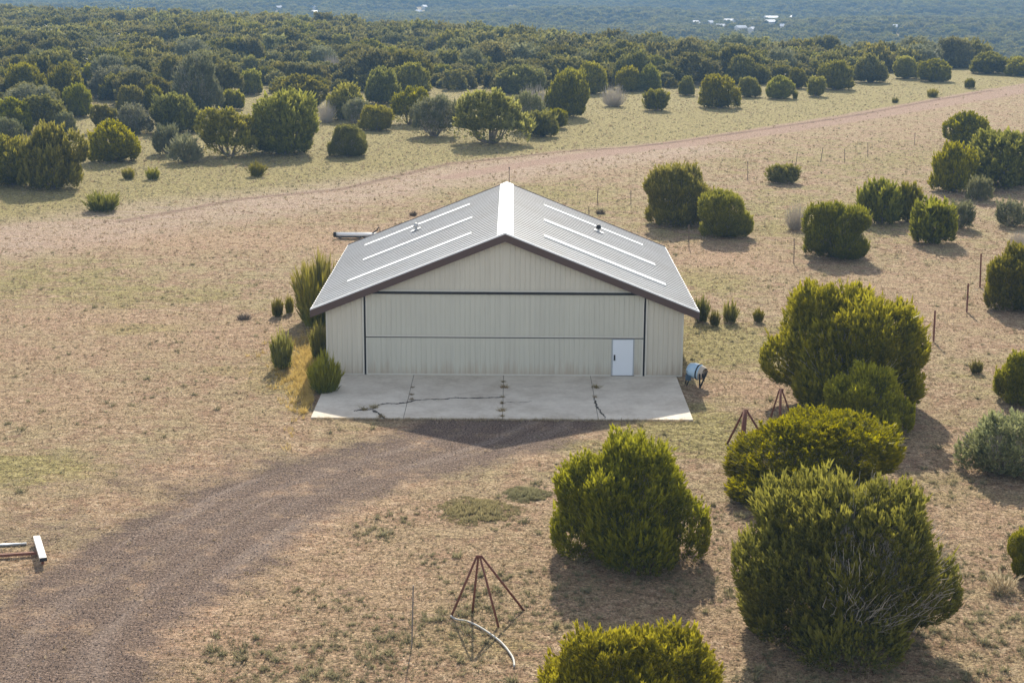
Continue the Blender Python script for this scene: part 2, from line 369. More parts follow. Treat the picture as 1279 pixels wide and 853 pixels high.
def crown(name, seed, ns, K, L, leaf, wid, mat, lobes=5, inner=0.25, spiky=0.25, flat=1.0, upw=0.9, squash=1.0, lift=0.0):
    rs = np.random.RandomState(seed)
    E = [(0, 0, .38, .34, .34, .42)]
    for k in range(lobes):
        a = 2*math.pi*(k+rs.uniform(-.3, .3))/max(lobes, 1); r = rs.uniform(.18, .31)
        E.append((r*math.cos(a), r*math.sin(a), rs.uniform(.18, .66), *(rs.uniform(.13, .25),)*2, rs.uniform(.17, .34)))
    for k in range(3):
        a = rs.uniform(0, 6.28); r = rs.uniform(.02, .2); E.append((r*math.cos(a), r*math.sin(a), rs.uniform(.62, .76), *(rs.uniform(.10, .18),)*2, rs.uniform(.14, .24)))
    for k in range(4):
        a = rs.uniform(0, 6.28); r = rs.uniform(.18, .28)
        E.append((r*math.cos(a), r*math.sin(a), rs.uniform(.08, .2), .2, .2, .2))
    E = np.array(E); area = E[:, 3]**2 + E[:, 3]*E[:, 5]; area[0] *= 1.2
    m = ns*4; which = rs.choice(len(E), m, p=area/area.sum())
    nrm = unit(rs.normal(size=(m, 3))); e = E[which]
    sc = np.where(rs.rand(m) < inner, rs.uniform(.45, .9, m), rs.uniform(.94, 1.04, m))[:, None]
    P = e[:, :3] + nrm*e[:, 3:]*sc
    isin = np.zeros(m)
    for q in E: isin = np.maximum(isin, (np.sum(((P-q[:3])/q[3:])**2, -1) < .80) * 1.0)
    keep = ((isin < .5) | (rs.rand(m) < inner*.55)) & (P[:, 2] > 0.015)
    # holes: drop sprays where a coarse 3-D pattern is low
    hp = np.sin(P[:, 0]*17+seed)*np.sin(P[:, 1]*15+seed*2.)*np.sin(P[:, 2]*14+seed*3.)
    keep &= (hp > -.42) | (rs.rand(m) < .35)
    P, nrm = P[keep][:ns], nrm[keep][:ns]; n = len(P)
    D = unit(nrm*np.array([.75, .75, .5]) + np.array([0, 0, upw]) + rs.normal(size=(n, 3))*.22)
    # broad clumps: neighbouring sprays share length so that the outline is uneven
    cl = np.sin(P[:, 0]*23+seed*1.3)+np.sin(P[:, 1]*21+seed*.7)+np.sin(P[:, 2]*19+seed)
    Ls = L*rs.uniform(.65, 1.2, n)*(1+.16*cl)*(1+spiky*(rs.rand(n) < .12))
    cd = rs.rand(n) < .24; Ls = np.where(cd, Ls*1.75, Ls); D = np.where(cd[:, None], unit(D*np.array([.45, .45, 1])), D)
    V, tip, tint = sprays(rs, P, D, Ls, K, leaf, wid)
    cl3 = np.repeat(np.clip(.5+.2*cl, 0, 1), K*3); tint = np.clip(tint*.7+cl3*.3, 0, 1)
    lo, hi = np.percentile(V, 1.0, axis=0), np.percentile(V, 99.0, axis=0); hi[2] = np.percentile(V[:, 2], 99.75)
    V[:, 0] = (V[:, 0]-(lo[0]+hi[0])/2)/(hi[0]-lo[0]); V[:, 1] = (V[:, 1]-(lo[1]+hi[1])/2)/(hi[1]-lo[1]); V[:, 2] = V[:, 2]/hi[2]*squash
    V[:, 2] = np.maximum(V[:, 2], 0.0)
    T = V.reshape(-1, 3, 3); bad = ((np.abs(T[..., :2]) > .55).any(-1) | (T[..., 2] > 1.10)).any(-1); kk = np.repeat(~bad, 3)
    if lift: kk &= np.repeat(~((T[..., 2].mean(-1) < lift) & (rs.rand(len(T)) < .93)), 3)
    V, tip, tint = V[kk], tip[kk], tint[kk]
    me = new_mesh(name, V, np.arange(len(V)).reshape(-1, 3)); attr(me, 'tip', tip); attr(me, 'tint', tint)
    me.materials.append(mat); return me

def tubes_np(paths, radii, n=4):
    """paths (m,k,3), radii (m,k)"""
    m, k, _ = paths.shape
    d = unit(np.gradient(paths, axis=1)); ref = np.where(np.abs(d[..., 2:]) < .9, [0, 0, 1.], [1., 0, 0])
    x = unit(np.cross(d, ref)); y = np.cross(d, x)
    a = np.arange(n)*2*math.pi/n
    V = paths[:, :, None] + (x[:, :, None]*np.cos(a)[None, None, :, None] + y[:, :, None]*np.sin(a)[None, None, :, None])*radii[:, :, None, None]
    V = V.reshape(-1, 3)
    i = np.arange(m*k*n).reshape(m, k, n)
    q = np.stack([i[:, :-1], np.roll(i[:, :-1], -1, 2), np.roll(i[:, 1:], -1, 2), i[:, 1:]], -1).reshape(-1, 4)
    return V, q

def twig_mesh(name, seed, m, mat, r0=.012, spread=.42, base=.05, h=1.0, k=5, up=.0, az=(0, 6.28), wob=.03):
    rs = np.random.RandomState(seed)
    a = rs.uniform(az[0], az[1], m); rr = np.sqrt(rs.rand(m))*spread; hz = h*np.sqrt(np.maximum(0.12, 1-(rr/spread)**2*.75))*rs.uniform(.55, 1, m)
    end = np.stack([rr*np.cos(a), rr*np.sin(a), hz], -1)
    st = np.stack([np.cos(a)*base*rs.rand(m), np.sin(a)*base*rs.rand(m), np.zeros(m)], -1)
    if up: st = st*(1-up) + end*np.array([.75, .75, .55])*up
    t = np.linspace(0, 1, k)[None, :, None]
    cx = t**.75; cz = t**1.15
    P = st[:, None]*(1-t) + np.concatenate([end[:, None, :2]*cx, end[:, None, 2:]*cz], -1)*(1 if not up else t) + (end[:, None]*0 if not up else 0)
    if up: P = st[:, None]*(1-t) + end[:, None]*t
    P = P + rs.normal(size=P.shape)*wob*np.minimum(t*1.2, 1)
    R = r0*(1-.8*t[..., 0])*rs.uniform(.6, 1.2, (m, 1))
    V, q = tubes_np(P, R, 3)
    me = new_mesh(name, V, q); me.materials.append(mat); return me

near = [crown('crown', 10+i, 9500, 15, .060, .34, .055, m_leaf, lobes=4+i % 3, spiky=.25, upw=1.25) for i in range(4)]
mid = [crown('crown', 30+i, 3200, 9, .080, .45, .11, m_leaf, lobes=3+i % 4, spiky=.2, upw=1.25, lift=.3 if i == 4 else 0) for i in range(5)]
midg = [crown('crown', 50+i, 2200, 9, .09, .42, .08, m_leafg, lobes=4, inner=.15, spiky=.4, upw=1.25, lift=.25 if i == 0 else 0) for i in range(2)]
small = [crown('crown', 60+i, 900, 12, .17, .40, .075, m_leaf, lobes=2+i, spiky=.5, upw=1.3) for i in range(3)]
smallg = [crown('crown', 70+i, 600, 10, .19, .42, .055, m_leafg, lobes=3, inner=.15, spiky=.6, upw=1.3) for i in range(2)]
far = [crown('crown', 80+i, 620, 7, .12, .5, .17, m_leaff, lobes=3+i % 3, inner=.12, spiky=.3, upw=1.2) for i in range(5)]
bigt = []
m_mat = leaf_mat('mat plant leaves', (0.17, 0.16, 0.075), (0.29, 0.27, 0.13), (0.43, 0.40, 0.21), (0.46, 0.42, 0.20), 0.45, .1)

def tuft_mesh(name, seed, n, mat, K=10, spread=.33, lean=.45):
    rs = np.random.RandomState(seed); a = rs.uniform(0, 6.28, n); r = np.sqrt(rs.rand(n))*spread
    P = np.stack([r*np.cos(a), r*np.sin(a), np.zeros(n)], -1)
    D = unit(np.stack([np.cos(a)*r/spread*lean, np.sin(a)*r/spread*lean, np.ones(n)], -1)+rs.normal(size=(n, 3))*.12)
    L = rs.uniform(.45, 1.0, n)*(1-.35*r/spread)
    V, tip, tint = sprays(rs, P, D, L, K, .38, .035, .30)
    lo, hi = np.percentile(V, .5, axis=0), np.percentile(V, 99.5, axis=0)
    V[:, :2] /= (hi-lo)[:2].max(); V[:, 2] = np.maximum(V[:, 2]/hi[2], 0)
    me = new_mesh(name, V, np.arange(len(V)).reshape(-1, 3)); attr(me, 'tip', tip); attr(me, 'tint', tint); me.materials.append(mat); return me
tufts = [tuft_mesh('leaves', 200+i, 130, m_tuft, 16) for i in range(3)]
bigt = [tuft_mesh('leaves', 240+i, 520, m_tuft, 14, .40, .55) for i in range(2)]
strawt = [tuft_mesh('leaves', 210, 60, m_straw, 12, .4, .8)]

limbs = [twig_mesh('trunk', 300+i, 16, m_bark, r0=.022, spread=.34, base=.07, h=.78, wob=.015) for i in range(3)]
deadtw = [twig_mesh('dead_branches', 310, 950, m_twig, r0=.0042, spread=.57, base=.1, h=1.08, k=6, up=.5, wob=.016, az=(-1.9, .75)), twig_mesh('dead_branches', 311, 300, m_twig, r0=.007, spread=.47, base=.1, h=1.12, k=5, up=.5, wob=.018)]
sparse = twig_mesh('dead_branches', 315, 200, m_twig, r0=.0034, spread=.50, base=.1, h=.93, k=6, up=.5, wob=.016)
bare = [twig_mesh('twigs', 320+i, 260, m_twig, r0=.010, spread=.47, base=.16, h=1.0, wob=.022) for i in range(3)]
bared = [twig_mesh('twigs', 330, 160, m_twigd, r0=.014, spread=.45, base=.3, h=.8, wob=.04)]

RND = random.Random(11)
PLANTS = []      # (x, y, radius)
def place(x0, y0, x1, y1, kind, label, var=None, cat=None, group=None, rz=None, wscale=1.0, lum=1.0):
    if kind in 'NH' and wscale == 1.0: wscale = .93
    if kind == 'B': y0 += (y1-y0)*.12
    uc = (x0+x1)/2
    f = gnd(uc, y1); z = (f-CAM) @ FW
    wd = (x1-x0)/F*z*wscale
    k = 0.30 if kind in 'NMHK' else 0.25
    yc = f[1] + k*wd
    base = aty(uc, y1, yc); top = aty(uc, y0, yc-0.05*wd)
    wd = (x1-x0)/F*((base-CAM) @ FW)*wscale
    ht = max(top[2], .2)
    dp = wd
    if kind == 'V':
        fb = gnd(uc, y0+6); dp = max(fb[1]-f[1], .5); yc = (fb[1]+f[1])/2; ht = .32; rz = rz or 0.01
    loc = (float(top[0]), float(yc), 0.0)
    PLANTS.append((loc[0], loc[1], wd/2))
    rz = RND.uniform(0, 6.28) if rz is None else rz
    names = {'N': 'juniper_tree', 'M': 'juniper_tree', 'K': 'juniper_tree', 'Q': 'juniper_tree', 'H': 'juniper_tree', 'S': 'juniper_shrub', 's': 'juniper_shrub', 'G': 'bare_shrub', 'T': 'grass_tuft', 'B': 'spiky_bush',
             'V': 'mat_plant', 'Y': 'straw_tuft', 'D': 'dead_twigs'}
    cats = {'N': 'juniper', 'M': 'juniper', 'K': 'juniper', 'Q': 'juniper', 'H': 'juniper', 'S': 'juniper', 's': 'juniper', 'G': 'bare shrub', 'T': 'grass tuft', 'B': 'bush', 'V': 'mat plant', 'Y': 'grass tuft', 'D': 'twigs'}
    groups = {'N': 'junipers around the clearing', 'M': 'junipers around the clearing', 'K': 'junipers around the clearing', 'Q': 'junipers around the clearing', 'H': 'junipers around the clearing', 'S': 'junipers around the clearing',
              's': 'junipers around the clearing', 'G': 'leafless grey shrubs', 'T': 'green tufts in the dry grass', 'V': 'mat plants in front of the apron', 'Y': None, 'D': None, 'B': 'spiky bushes at the left wall'}
    r = empty(names[kind], loc, rz, (wd, dp, ht))
    tag(r, label, cat or cats[kind], group or groups[kind])
    v = RND.randrange(100) if var is None else var
    def add(nm, pool, sc=None):
        o = link(nm, pool[v % len(pool)], None, r); o.color = (lum, lum, lum*.95, 1)
        if sc: o.scale = sc
        return o
    if kind == 'N': add('crown', near); add('trunk', limbs); add('dead_branches', [sparse])
    elif kind == 'M': add('crown', mid); add('trunk', limbs)
    elif kind == 'Q': add('crown', midg); add('trunk', limbs); add('dead_branches', bare, (1.08, 1.08, 1.05))
    elif kind == 'K': add('crown', midg); add('trunk', limbs); add('dead_branches', [deadtw[1]])
    elif kind == 'H': add('crown', near if f[1] < 20 else midg); add('trunk', limbs); add('dead_branches', deadtw)
    elif kind == 'S': add('crown', small); add('trunk', limbs)
    elif kind == 's': add('crown', smallg); add('trunk', limbs)
    elif kind == 'G': 
        o = link('bare_shrub', bare[v % 3]); o.location = r.location; o.rotation_euler = r.rotation_euler; o.scale = r.scale
        for k2 in ('label', 'category', 'group'):
            if k2 in r: o[k2] = r[k2]
        bpy.data.objects.remove(r); return o
    else:
        pool = {'B': bigt, 'T': tufts, 'V': silver, 'Y': strawt, 'D': bared}[kind]
        nm = names[kind]; loc2, rot, scl, props = r.location.copy(), r.rotation_euler.copy(), r.scale.copy(), {k2: r[k2] for k2 in ('label', 'category', 'group') if k2 in r}
        bpy.data.objects.remove(r)
        o = link(nm, pool[v % len(pool)]); o.color = (lum, lum, lum, 1); o.location = loc2; o.rotation_euler = rot; o.scale = scl
        for k2, vv in props.items(): o[k2] = vv
        return o
    return r

def mat_mesh():
    r_ = np.random.RandomState(96); n = 520; a = r_.uniform(0, 6.28, n); r = np.sqrt(r_.rand(n))*.47*(1+.13*np.sin(a*3+1)+.08*np.sin(a*7))
    Pm = np.stack([r*np.cos(a), r*np.sin(a), 0*a], -1); nb = 14
    ang = r_.uniform(0, 6.28, (n, nb)); root = Pm[:, None] + np.stack([np.cos(ang), np.sin(ang), 0*ang], -1)*(r_.rand(n, nb)*.03)[..., None]
    hh = (r_.uniform(.35, 1, n)*(1-1.2*(r/.6)**2).clip(.25, 1))[:, None]*r_.uniform(.5, 1, (n, nb))
    top = root + np.stack([np.cos(ang)*.012, np.sin(ang)*.012, hh], -1); sd = r_.uniform(0, 6.28, (n, nb))
    side = np.stack([np.cos(sd), np.sin(sd), 0*sd], -1)*.006
    V = np.stack([root-side, root+side, top], 2).reshape(-1, 3)
    me = new_mesh('leaves', V, np.arange(len(V)).reshape(-1, 3)); attr(me, 'tip', np.tile([0, 0, 1.], n*nb)); attr(me, 'tint', np.repeat(np.repeat(r_.rand(n), nb)*.7+r_.rand(n*nb)*.3, 3))
    me.materials.append(m_mat); return me
silver = [mat_mesh()]
# ---- foreground right
place(697, 550, 890, 709, 'N', 'large rounded juniper standing alone in front of the apron\'s right half', 0, lum=1.25)
place(677, 790, 897, 960, 'N', 'bright green juniper crown cut by the bottom edge of the view', 1, lum=1.2)
place(925, 604, 1195, 822, 'H', 'biggest juniper with bleached bare branches showing through its right side', 2, rz=0.0, lum=1.0)
place(903, 523, 1126, 632, 'N', 'broad low juniper behind the biggest one, beside the two rusty tripods', 3, lum=.9)
place(1032, 459, 1145, 546, 'N', 'smaller bright juniper in front of the tall dense one right of the hangar', 0, lum=1.45)
place(964, 366, 1167, 521, 'N', 'tall dense juniper with ragged top right of the hangar', 2, lum=1.05)
place(1206, 516, 1320, 596, 'Q', 'grey green juniper with silvery twigs at the right edge', 1, rz=1.0, lum=1.8)
place(1249, 440, 1325, 507, 'N', 'juniper at the right edge above the silvery one', 1)
place(1262, 664, 1320, 722, 'N', 'small green juniper at the lower right edge', 3)
place(1232, 308, 1330, 390, 'N', 'dark juniper at the right edge beside the rusty fence posts', 0)
place(1235, 716, 1275, 742, 'Y', 'yellow straw coloured grass clump at the lower right')
place(1212, 450, 1229, 467, 'T', 'tiny round green plant on bare ground left of the right edge junipers')
# ---- right middle
place(806, 209, 893, 284, 'N', 'taller of two adjoining junipers behind the hangar\'s right roof slope', 1)
place(872, 238, 941, 299, 'N', 'shorter of two adjoining junipers behind the hangar\'s right roof slope', 3)
place(977, 249, 1014, 288, 'G', 'pale leafless shrub beside the round juniper right of the hangar', 0)
place(1005, 256, 1093, 326, 'N', 'compact round juniper on open ground between the pale leafless shrub and the fence posts', 2)
place(1077, 224, 1128, 281, 'S', 'upright ragged juniper bush with a thin leaning twin at its right', 0)
place(1120, 229, 1151, 278, 'S', 'narrow juniper bush leaning against the ragged upright one', 1)
place(1141, 250, 1196, 306, 'S', 'low spreading yellow green juniper bush in front of the right hand pair', 2)
place(1182, 250, 1219, 287, 's', 'dull grey green bush joined to the low spreading juniper', 0)
place(1247, 249, 1285, 284, 's', 'grey green bush near the right edge below the dark juniper group', 1)
place(1209, 220, 1241, 252, 's', 'small smoky grey bush in front of the dark juniper group at right', 0)
place(1187, 141, 1239, 184, 'M', 'round juniper at the back of the dark group near the right edge', 0)
place(1168, 180, 1220, 241, 'M', 'juniper at the front left of the dark group near the right edge', 1)
place(1209, 166, 1305, 237, 'M', 'widest juniper of the dark group, running off the right edge', 2)
place(962, 205, 1000, 230, 'S', 'small round juniper alone in the open field behind the hangar', 1)
place(1259, 286, 1290, 312, 'G', 'wiry leafless twigs above the dark juniper at the right edge', 1)
# ---- tufts near the hangar
place(866, 371, 887, 403, 'T', 'tall green tuft under the right eave of the hangar', 0)
place(887, 388, 900, 408, 'T', 'smallest of the green tufts right of the hangar', 1)
place(903, 377, 923, 404, 'T', 'fuller green tuft second from the right beside the hangar', 2)
place(941, 386, 955, 403, 'T', 'green tuft farthest right of the hangar wall', 0)
place(368, 317, 426, 405, 'B', 'tall leaning green bush rising at the hangar\'s left eave', 1)
place(376, 345, 412, 412, 'T', 'spiky growth at the foot of the bush under the left eave', 1)
place(338, 372, 354, 396, 'T', 'small green tuft left of the tall bush at the left eave', 1)
place(355, 370, 367, 392, 'T', 'thin green tuft between the small tuft and the tall bush', 2)
place(337, 414, 365, 462, 'T', 'upright reed like tuft left of the hangar\'s front corner', 0)
place(386, 440, 424, 492, 'B', 'dark spiky bush growing at the hangar\'s left front corner', 1)
place(386, 405, 410, 452, 'T', 'yellowish growth against the hangar\'s left side wall', 2)
place(292, 388, 316, 400, 'D', 'heap of dead brown twigs left of the hangar')
place(510, 260, 522, 270, 'D', 'dark dead twigs behind the left slope of the roof')
place(742, 257, 758, 268, 'D', 'dry brush behind the right slope of the roof')
place(541, 615, 650, 656, 'V', 'longer grey green mat plant in front of the apron', 0, rz=-0.12, lum=.9)
place(627, 602, 690, 628, 'V', 'shorter grey green mat plant in front of the apron', 0, rz=-0.05, lum=.75)
# ---- left middle
place(-28, 172, 48, 234, 'M', 'olive juniper cut by the left edge of the view', 3)
place(22, 157, 102, 238, 'M', 'large dark juniper with yellow tips near the left edge', 1)
place(111, 152, 170, 204, 'M', 'round juniper second from the left edge at the field\'s border', 0)
place(190, 118, 248, 167, 'M', 'round olive juniper behind the two grey green bushes', 2)
place(190, 155, 224, 194, 's', 'left one of two small grey green bushes below the round olive juniper', 0)
place(209, 167, 250, 204, 's', 'right one of two small grey green bushes below the round olive juniper', 1)
place(248, 137, 323, 198, 'M', 'vase shaped juniper with open stems joined to the darkest one', 4)
place(308, 116, 393, 195, 'M', 'darkest and tallest juniper of the field\'s left border', 2)
place(151, 210, 168, 224, 'T', 'left one of two green tufts in the field below the grey green bushes', 0)
place(181, 210, 199, 225, 'T', 'right one of two green tufts in the field below the grey green bushes', 1)
place(309, 203, 331, 221, 'T', 'green tuft in the field below the darkest juniper', 2)
place(105, 240, 149, 265, 'T', 'wide low green tuft in the field at left', 0)
place(294, 88, 325, 119, 'M', 'small neat juniper alone in the grassy gap of the woodland', 3)
place(337, 95, 401, 137, 'M', 'broad juniper behind the darkest one, right of the grassy gap', 0)
place(274, 112, 303, 138, 'S', 'small pointed juniper behind the vase shaped one', 0)
place(392, 122, 422, 154, 'G', 'pale leafless shrub between two junipers in the left woodland edge', 2)
place(409, 106, 456, 151, 'M', 'juniper behind the pale leafless shrub at the woodland edge', 1)
place(428, 124, 460, 157, 'K', 'grey twigged juniper beside the pale leafless shrub', 0)
place(408, 158, 461, 197, 'N', 'compact ball shaped juniper alone in the field left of the ridge', 0)
place(208, 70, 276, 142, 'H', 'tall juniper with a bleached dead top in the left woodland', 1)
place(114, 132, 148, 166, 'M', 'small juniper at the right of the woodland path at far left', 4)
place(142, 131, 188, 168, 'K', 'ashen grey juniper behind the path in the left woodland', 1)
place(146, 108, 178, 141, 'M', 'olive juniper standing behind the ashen grey one', 2)
place(178, 108, 206, 140, 'M', 'juniper behind the ashen one, touching the dead topped tree', 3)
place(-15, 124, 34, 168, 'M', 'yellow topped juniper above the olive one at the left edge', 0)
place(28, 120, 82, 165, 'M', 'rounded juniper above the large dark one near the left edge', 4)
place(-12, 148, 26, 186, 'K', 'grey tinged juniper squeezed at the left edge', 0)
place(66, 141, 94, 166, 'K', 'thin grey juniper left of the woodland path', 1)
place(79, 106, 113, 147, 'M', 'juniper bordering the woodland path on its left', 1)
place(8, 80, 57, 130, 'M', 'tall juniper at far left in the second row of the woodland', 2)
place(56, 80, 100, 132, 'M', 'tall juniper left of the woodland path in the second row', 0)
place(98, 78, 135, 111, 'M', 'juniper closing the far end of the woodland path', 3)
# ---- centre
place(455, 86, 499, 131, 'M', 'left one of two big junipers behind the bush pair in the centre', 3)
place(490, 80, 536, 118, 'M', 'right one of two big junipers behind the bush pair in the centre', 1)
place(450, 133, 491, 164, 'M', 'low juniper left of the flat topped one in the centre', 2)
place(487, 111, 534, 157, 'M', 'flat topped juniper between the low one and the open stemmed one', 4)
place(514, 121, 572, 172, 'K', 'brownish open stemmed juniper left of the widest centre juniper', 0)
place(568, 114, 660, 182, 'M', 'widest juniper of the centre, with shaded bare stems at its foot', 4, rz=0.4)
place(641, 100, 696, 147, 'G', 'lilac grey leafless shrub behind the widest centre juniper', 0)
place(640, 116, 684, 165, 'K', 'dull juniper between the widest centre one and the leafless shrub', 1)
place(660, 139, 696, 172, 'S', 'bright yellow green bush at the right foot of the widest centre juniper', 2)
place(678, 136, 708, 161, 'S', 'little dark bush right of the bright yellow green one', 0)
place(683, 88, 733, 148, 'M', 'egg shaped dark juniper standing upright behind the ridge of the hangar', 2)
place(720, 79, 758, 118, 'M', 'rounded juniper behind the egg shaped dark one', 1)
place(746, 102, 789, 134, 'G', 'purplish grey leafless shrub alone on the field\'s far side', 1)
place(807, 112, 836, 139, 'S', 'little ball shaped juniper right of the purplish leafless shrub', 1)
place(398, 62, 430, 100, 'G', 'pale purplish leafless shrub deep in the woodland at left', 0)
place(20, 60, 48, 84, 'G', 'smoky leafless shrub deep in the woodland at far left', 2)
place(770, 84, 798, 115, 'M', 'juniper behind the purplish leafless shrub', 3)
place(797, 82, 825, 115, 'M', 'juniper behind the little ball shaped one', 0)
# ---- right far
place(877, 95, 926, 136, 'M', 'isolated dome shaped juniper above the dirt track', 3)
place(849, 96, 868, 120, 'M', 'narrow juniper left of the isolated dome shaped one', 1)
place(924, 97, 950, 122, 'M', 'juniper just right of the isolated dome shaped one', 2)
place(957, 96, 990, 124, 'M', 'dark juniper between the dome shaped one and the little yellow bush', 0)
place(990, 113, 997, 124, 'T', 'tiny yellow green tuft beside the dark juniper above the track', 0)
place(1009, 96, 1031, 121, 'S', 'pale green bush at the woodland edge right of centre', 2)
place(1025, 77, 1066, 113, 'M', 'big domed juniper behind the pale green bush', 1)
place(987, 86, 1010, 111, 'M', 'slim juniper behind the tiny yellow green tuft', 3)
place(1070, 69, 1108, 104, 'M', 'left one of three large domes on the right woodland edge', 0)
place(1119, 71, 1150, 99, 'M', 'middle one of three large domes on the right woodland edge', 2)
place(1149, 75, 1188, 103, 'M', 'right one of three large domes on the right woodland edge', 0)
place(1158, 111, 1173, 122, 'T', 'green tuft beside the dirt track on its far side', 1)
place(1206, 98, 1218, 111, 'S', 'tiny dark bush above the dirt track near its right end', 0)
place(1114, 122, 1123, 129, 'T', 'speck like tuft left of the track side tuft', 2)
place(1214, 66, 1262, 93, 'M', 'wide juniper on the far right woodland edge', 1)
place(1258, 72, 1300, 96, 'M', 'juniper at the right edge where the track leaves the view', 3)
n_hand = len([o for o in COL.objects if o.get('category') == 'juniper'])

# ---- far houses first (the woods are kept off them)
def hit(u, v):
    d = ray(u, v); lo = 700.0
    ts = np.arange(900, 3400, 3.0); P = CAM + ts[:, None]*d/d[1]
    k = np.argmax(P[:, 2] < terrain(P[:, 0], P[:, 1])+1.0); return P[k]
m_hwall = plain('far house wall', (0.62, 0.60, 0.56), 0.8, var=0.05)
m_hroof = plain('far house roof', (0.78, 0.78, 0.77), 0.6, var=0.05)
m_hdark = plain('far house window', (0.05, 0.06, 0.07), 0.3, var=0.05)
H_SPECS = [(869, 31, 6, 'hall', 'white roofed house at the left end of the far village'), (877, 34, 9, 0, 'long low white house second from the village\'s left end'),
           (887, 31, 5, 0, 'tiny white house between the village\'s left pair and its middle'), (900, 36, 9, 0, 'pale house on the lower left side of the village\'s middle'),
           (910, 30, 10, 0, 'large bright house at the top of the village\'s middle'), (925, 39, 11, 0, 'wide bright house lowest in the village'),
           (922, 30, 4, 0, 'dim small house between the two bright upper ones'), (939, 30, 10, 0, 'bright house right of the village\'s middle, upper row'),
           (939, 40, 7, 0, 'tall bright house right of the lowest one'), (961, 33, 14, 0, 'long white building in the village\'s right part, lower row'),
           (963, 27, 14, 0, 'long white building in the village\'s right part, upper row'), (977, 36, 4, 0, 'small white shed below the long buildings'),
           (989, 30, 5, 0, 'white house at the village\'s right end'), (990, 24, 3, 0, 'small white shed above the village\'s right end'),
           (394, 19, 9, 0, 'lone white house in the far wood at upper left'), (391, 12, 4, 0, 'small white hut above the lone white house at upper left'),
           (348, 12, 6, 0, 'pale hut farthest left in the far wood'), (523, 17, 6, 0, 'white hut in the far wood above the left roof slope'),
           (530, 11, 4, 0, 'tiny white hut just above another hut over the left roof slope'), (1147, 28, 9, 0, 'lone white house in the far wood at upper right'),
           (1118, 37, 4, 0, 'small white shed left of the lone house at upper right')]
HOUSES = []
for (u, v, wpx, _, lab) in H_SPECS:
    p = hit(u, v); zc = (p-CAM) @ FW; wd = wpx/F*zc*1.15; p[2] = float(terrain(p[0], p[1]))
    hh = max(2.6, min(4.2, wd*.45)); dd = max(5.0, wd*.7)
    r = empty('far_house', tuple(map(float, p)), RND.uniform(-.9, .9)); tag(r, lab, 'house', 'white roofed houses in the far wood')
    MB().box(-wd/2, wd/2, -dd/2, dd/2, -1.5, hh).build('wall', m_hwall, r)
    rh = hh + wd*0.0 + 1.6
    q = MB(); e = .4
    q.poly([(-wd/2-e, -dd/2-e, hh-.05), (wd/2+e, -dd/2-e, hh-.05), (wd/2+e, 0, rh), (-wd/2-e, 0, rh)])
    q.poly([(wd/2+e, dd/2+e, hh-.05), (-wd/2-e, dd/2+e, hh-.05), (-wd/2-e, 0, rh), (wd/2+e, 0, rh)])
    q.poly([(-wd/2-e, dd/2+e, hh-.05), (-wd/2-e, -dd/2-e, hh-.05), (-wd/2-e, 0, rh)]); q.poly([(wd/2+e, -dd/2-e, hh-.05), (wd/2+e, dd/2+e, hh-.05), (wd/2+e, 0, rh)])
    q.poly([(-wd/2-e, dd/2+e, hh-.05), (wd/2+e, dd/2+e, hh-.05), (wd/2+e, -dd/2-e, hh-.05), (-wd/2-e, -dd/2-e, hh-.05)])
    q.build('roof', m_hroof, r)
    for wx in ((-.28, .28) if wd > 4.5 else (0.2,)):
        MB().box(wd*wx-.5, wd*wx+.5, -dd/2-.04, -dd/2+.02, 1.0, 2.0).build('window', m_hdark, r)
    MB().box(-.45, .45, -dd/2-.05, -dd/2+.02, 0, 2.1).build('door', m_hdark, r)
    HOUSES.append((p[0], p[1], wd/2))

# ---- the woodland
rs = np.random.RandomState(77)
def jgrid(x0, x1, y0, y1, s, j=.38):
    gx, gy = np.meshgrid(np.arange(x0, x1, s), np.arange(y0, y1, s*.87))
    gx = gx + (np.arange(gx.shape[0]) % 2)[:, None]*s/2
    return np.stack([(gx+rs.uniform(-j, j, gx.shape)*s).ravel(), (gy+rs.uniform(-j, j, gy.shape)*s).ravel()], -1)
def woods(s, y0, y1, keep=1.0):
    hw = .36*(y1+90)+20
    P = jgrid(-hw, hw, y0, y1, s); P = P[rs.rand(len(P)) < keep]
    return P[np.abs(P[:, 0]-.4) < .345*(P[:, 1]+90)+12]
P = np.concatenate([woods(4.9, 100, 330, .95), woods(5.4, 330, 700, .95), woods(7.5, 700, 1400, .94), woods(9.0, 1400, 2500, .95)])
Bx = [-200, 0, 60, 88, 100, 112, 120, 135, 150, 205, 270, 285, 330, 345, 400, 440, 540, 560, 640, 720, 800, 850, 880, 940, 1000, 1100, 1200, 1279, 1500]
By = [150, 150, 148, 128, 98, 92, 96, 122, 135, 132, 128, 100, 100, 116, 120, 116, 108, 112, 118, 110, 110, 110, 103, 106, 98, 92, 84, 80, 74]
z0 = terrain(P[:, 0], P[:, 1])
u, v, zz = proj(np.stack([P[:, 0], P[:, 1], z0], -1))
ok = (v < np.interp(u, Bx, By) + rs.uniform(-2.5, 2.5, len(u))) & (u > -70) & (u < 1350)
P = P[ok]; z0 = z0[ok]
W = rs.lognormal(0, .28, len(P))*4.8*np.interp(P[:, 1], [250, 900, 2500], [1.0, 1.15, 1.7]); Hh = W*rs.uniform(.62, .92, len(P)); Hh = np.minimum(Hh, 6.5)
keep = np.ones(len(P), bool)
for (x, y, r) in PLANTS:
    if y > 60: keep &= np.hypot(P[:, 0]-x, P[:, 1]-y) > (r+W/2)*.80
for (x, y, r) in HOUSES:
    dx = np.abs(P[:, 0]-x - (y-P[:, 1])*(-x/(y+86.3))); dy = y-P[:, 1]
    keep &= ~((dx < r+2.0) & (dy > -9) & (dy < 100) & (rs.rand(len(P)) < .93))
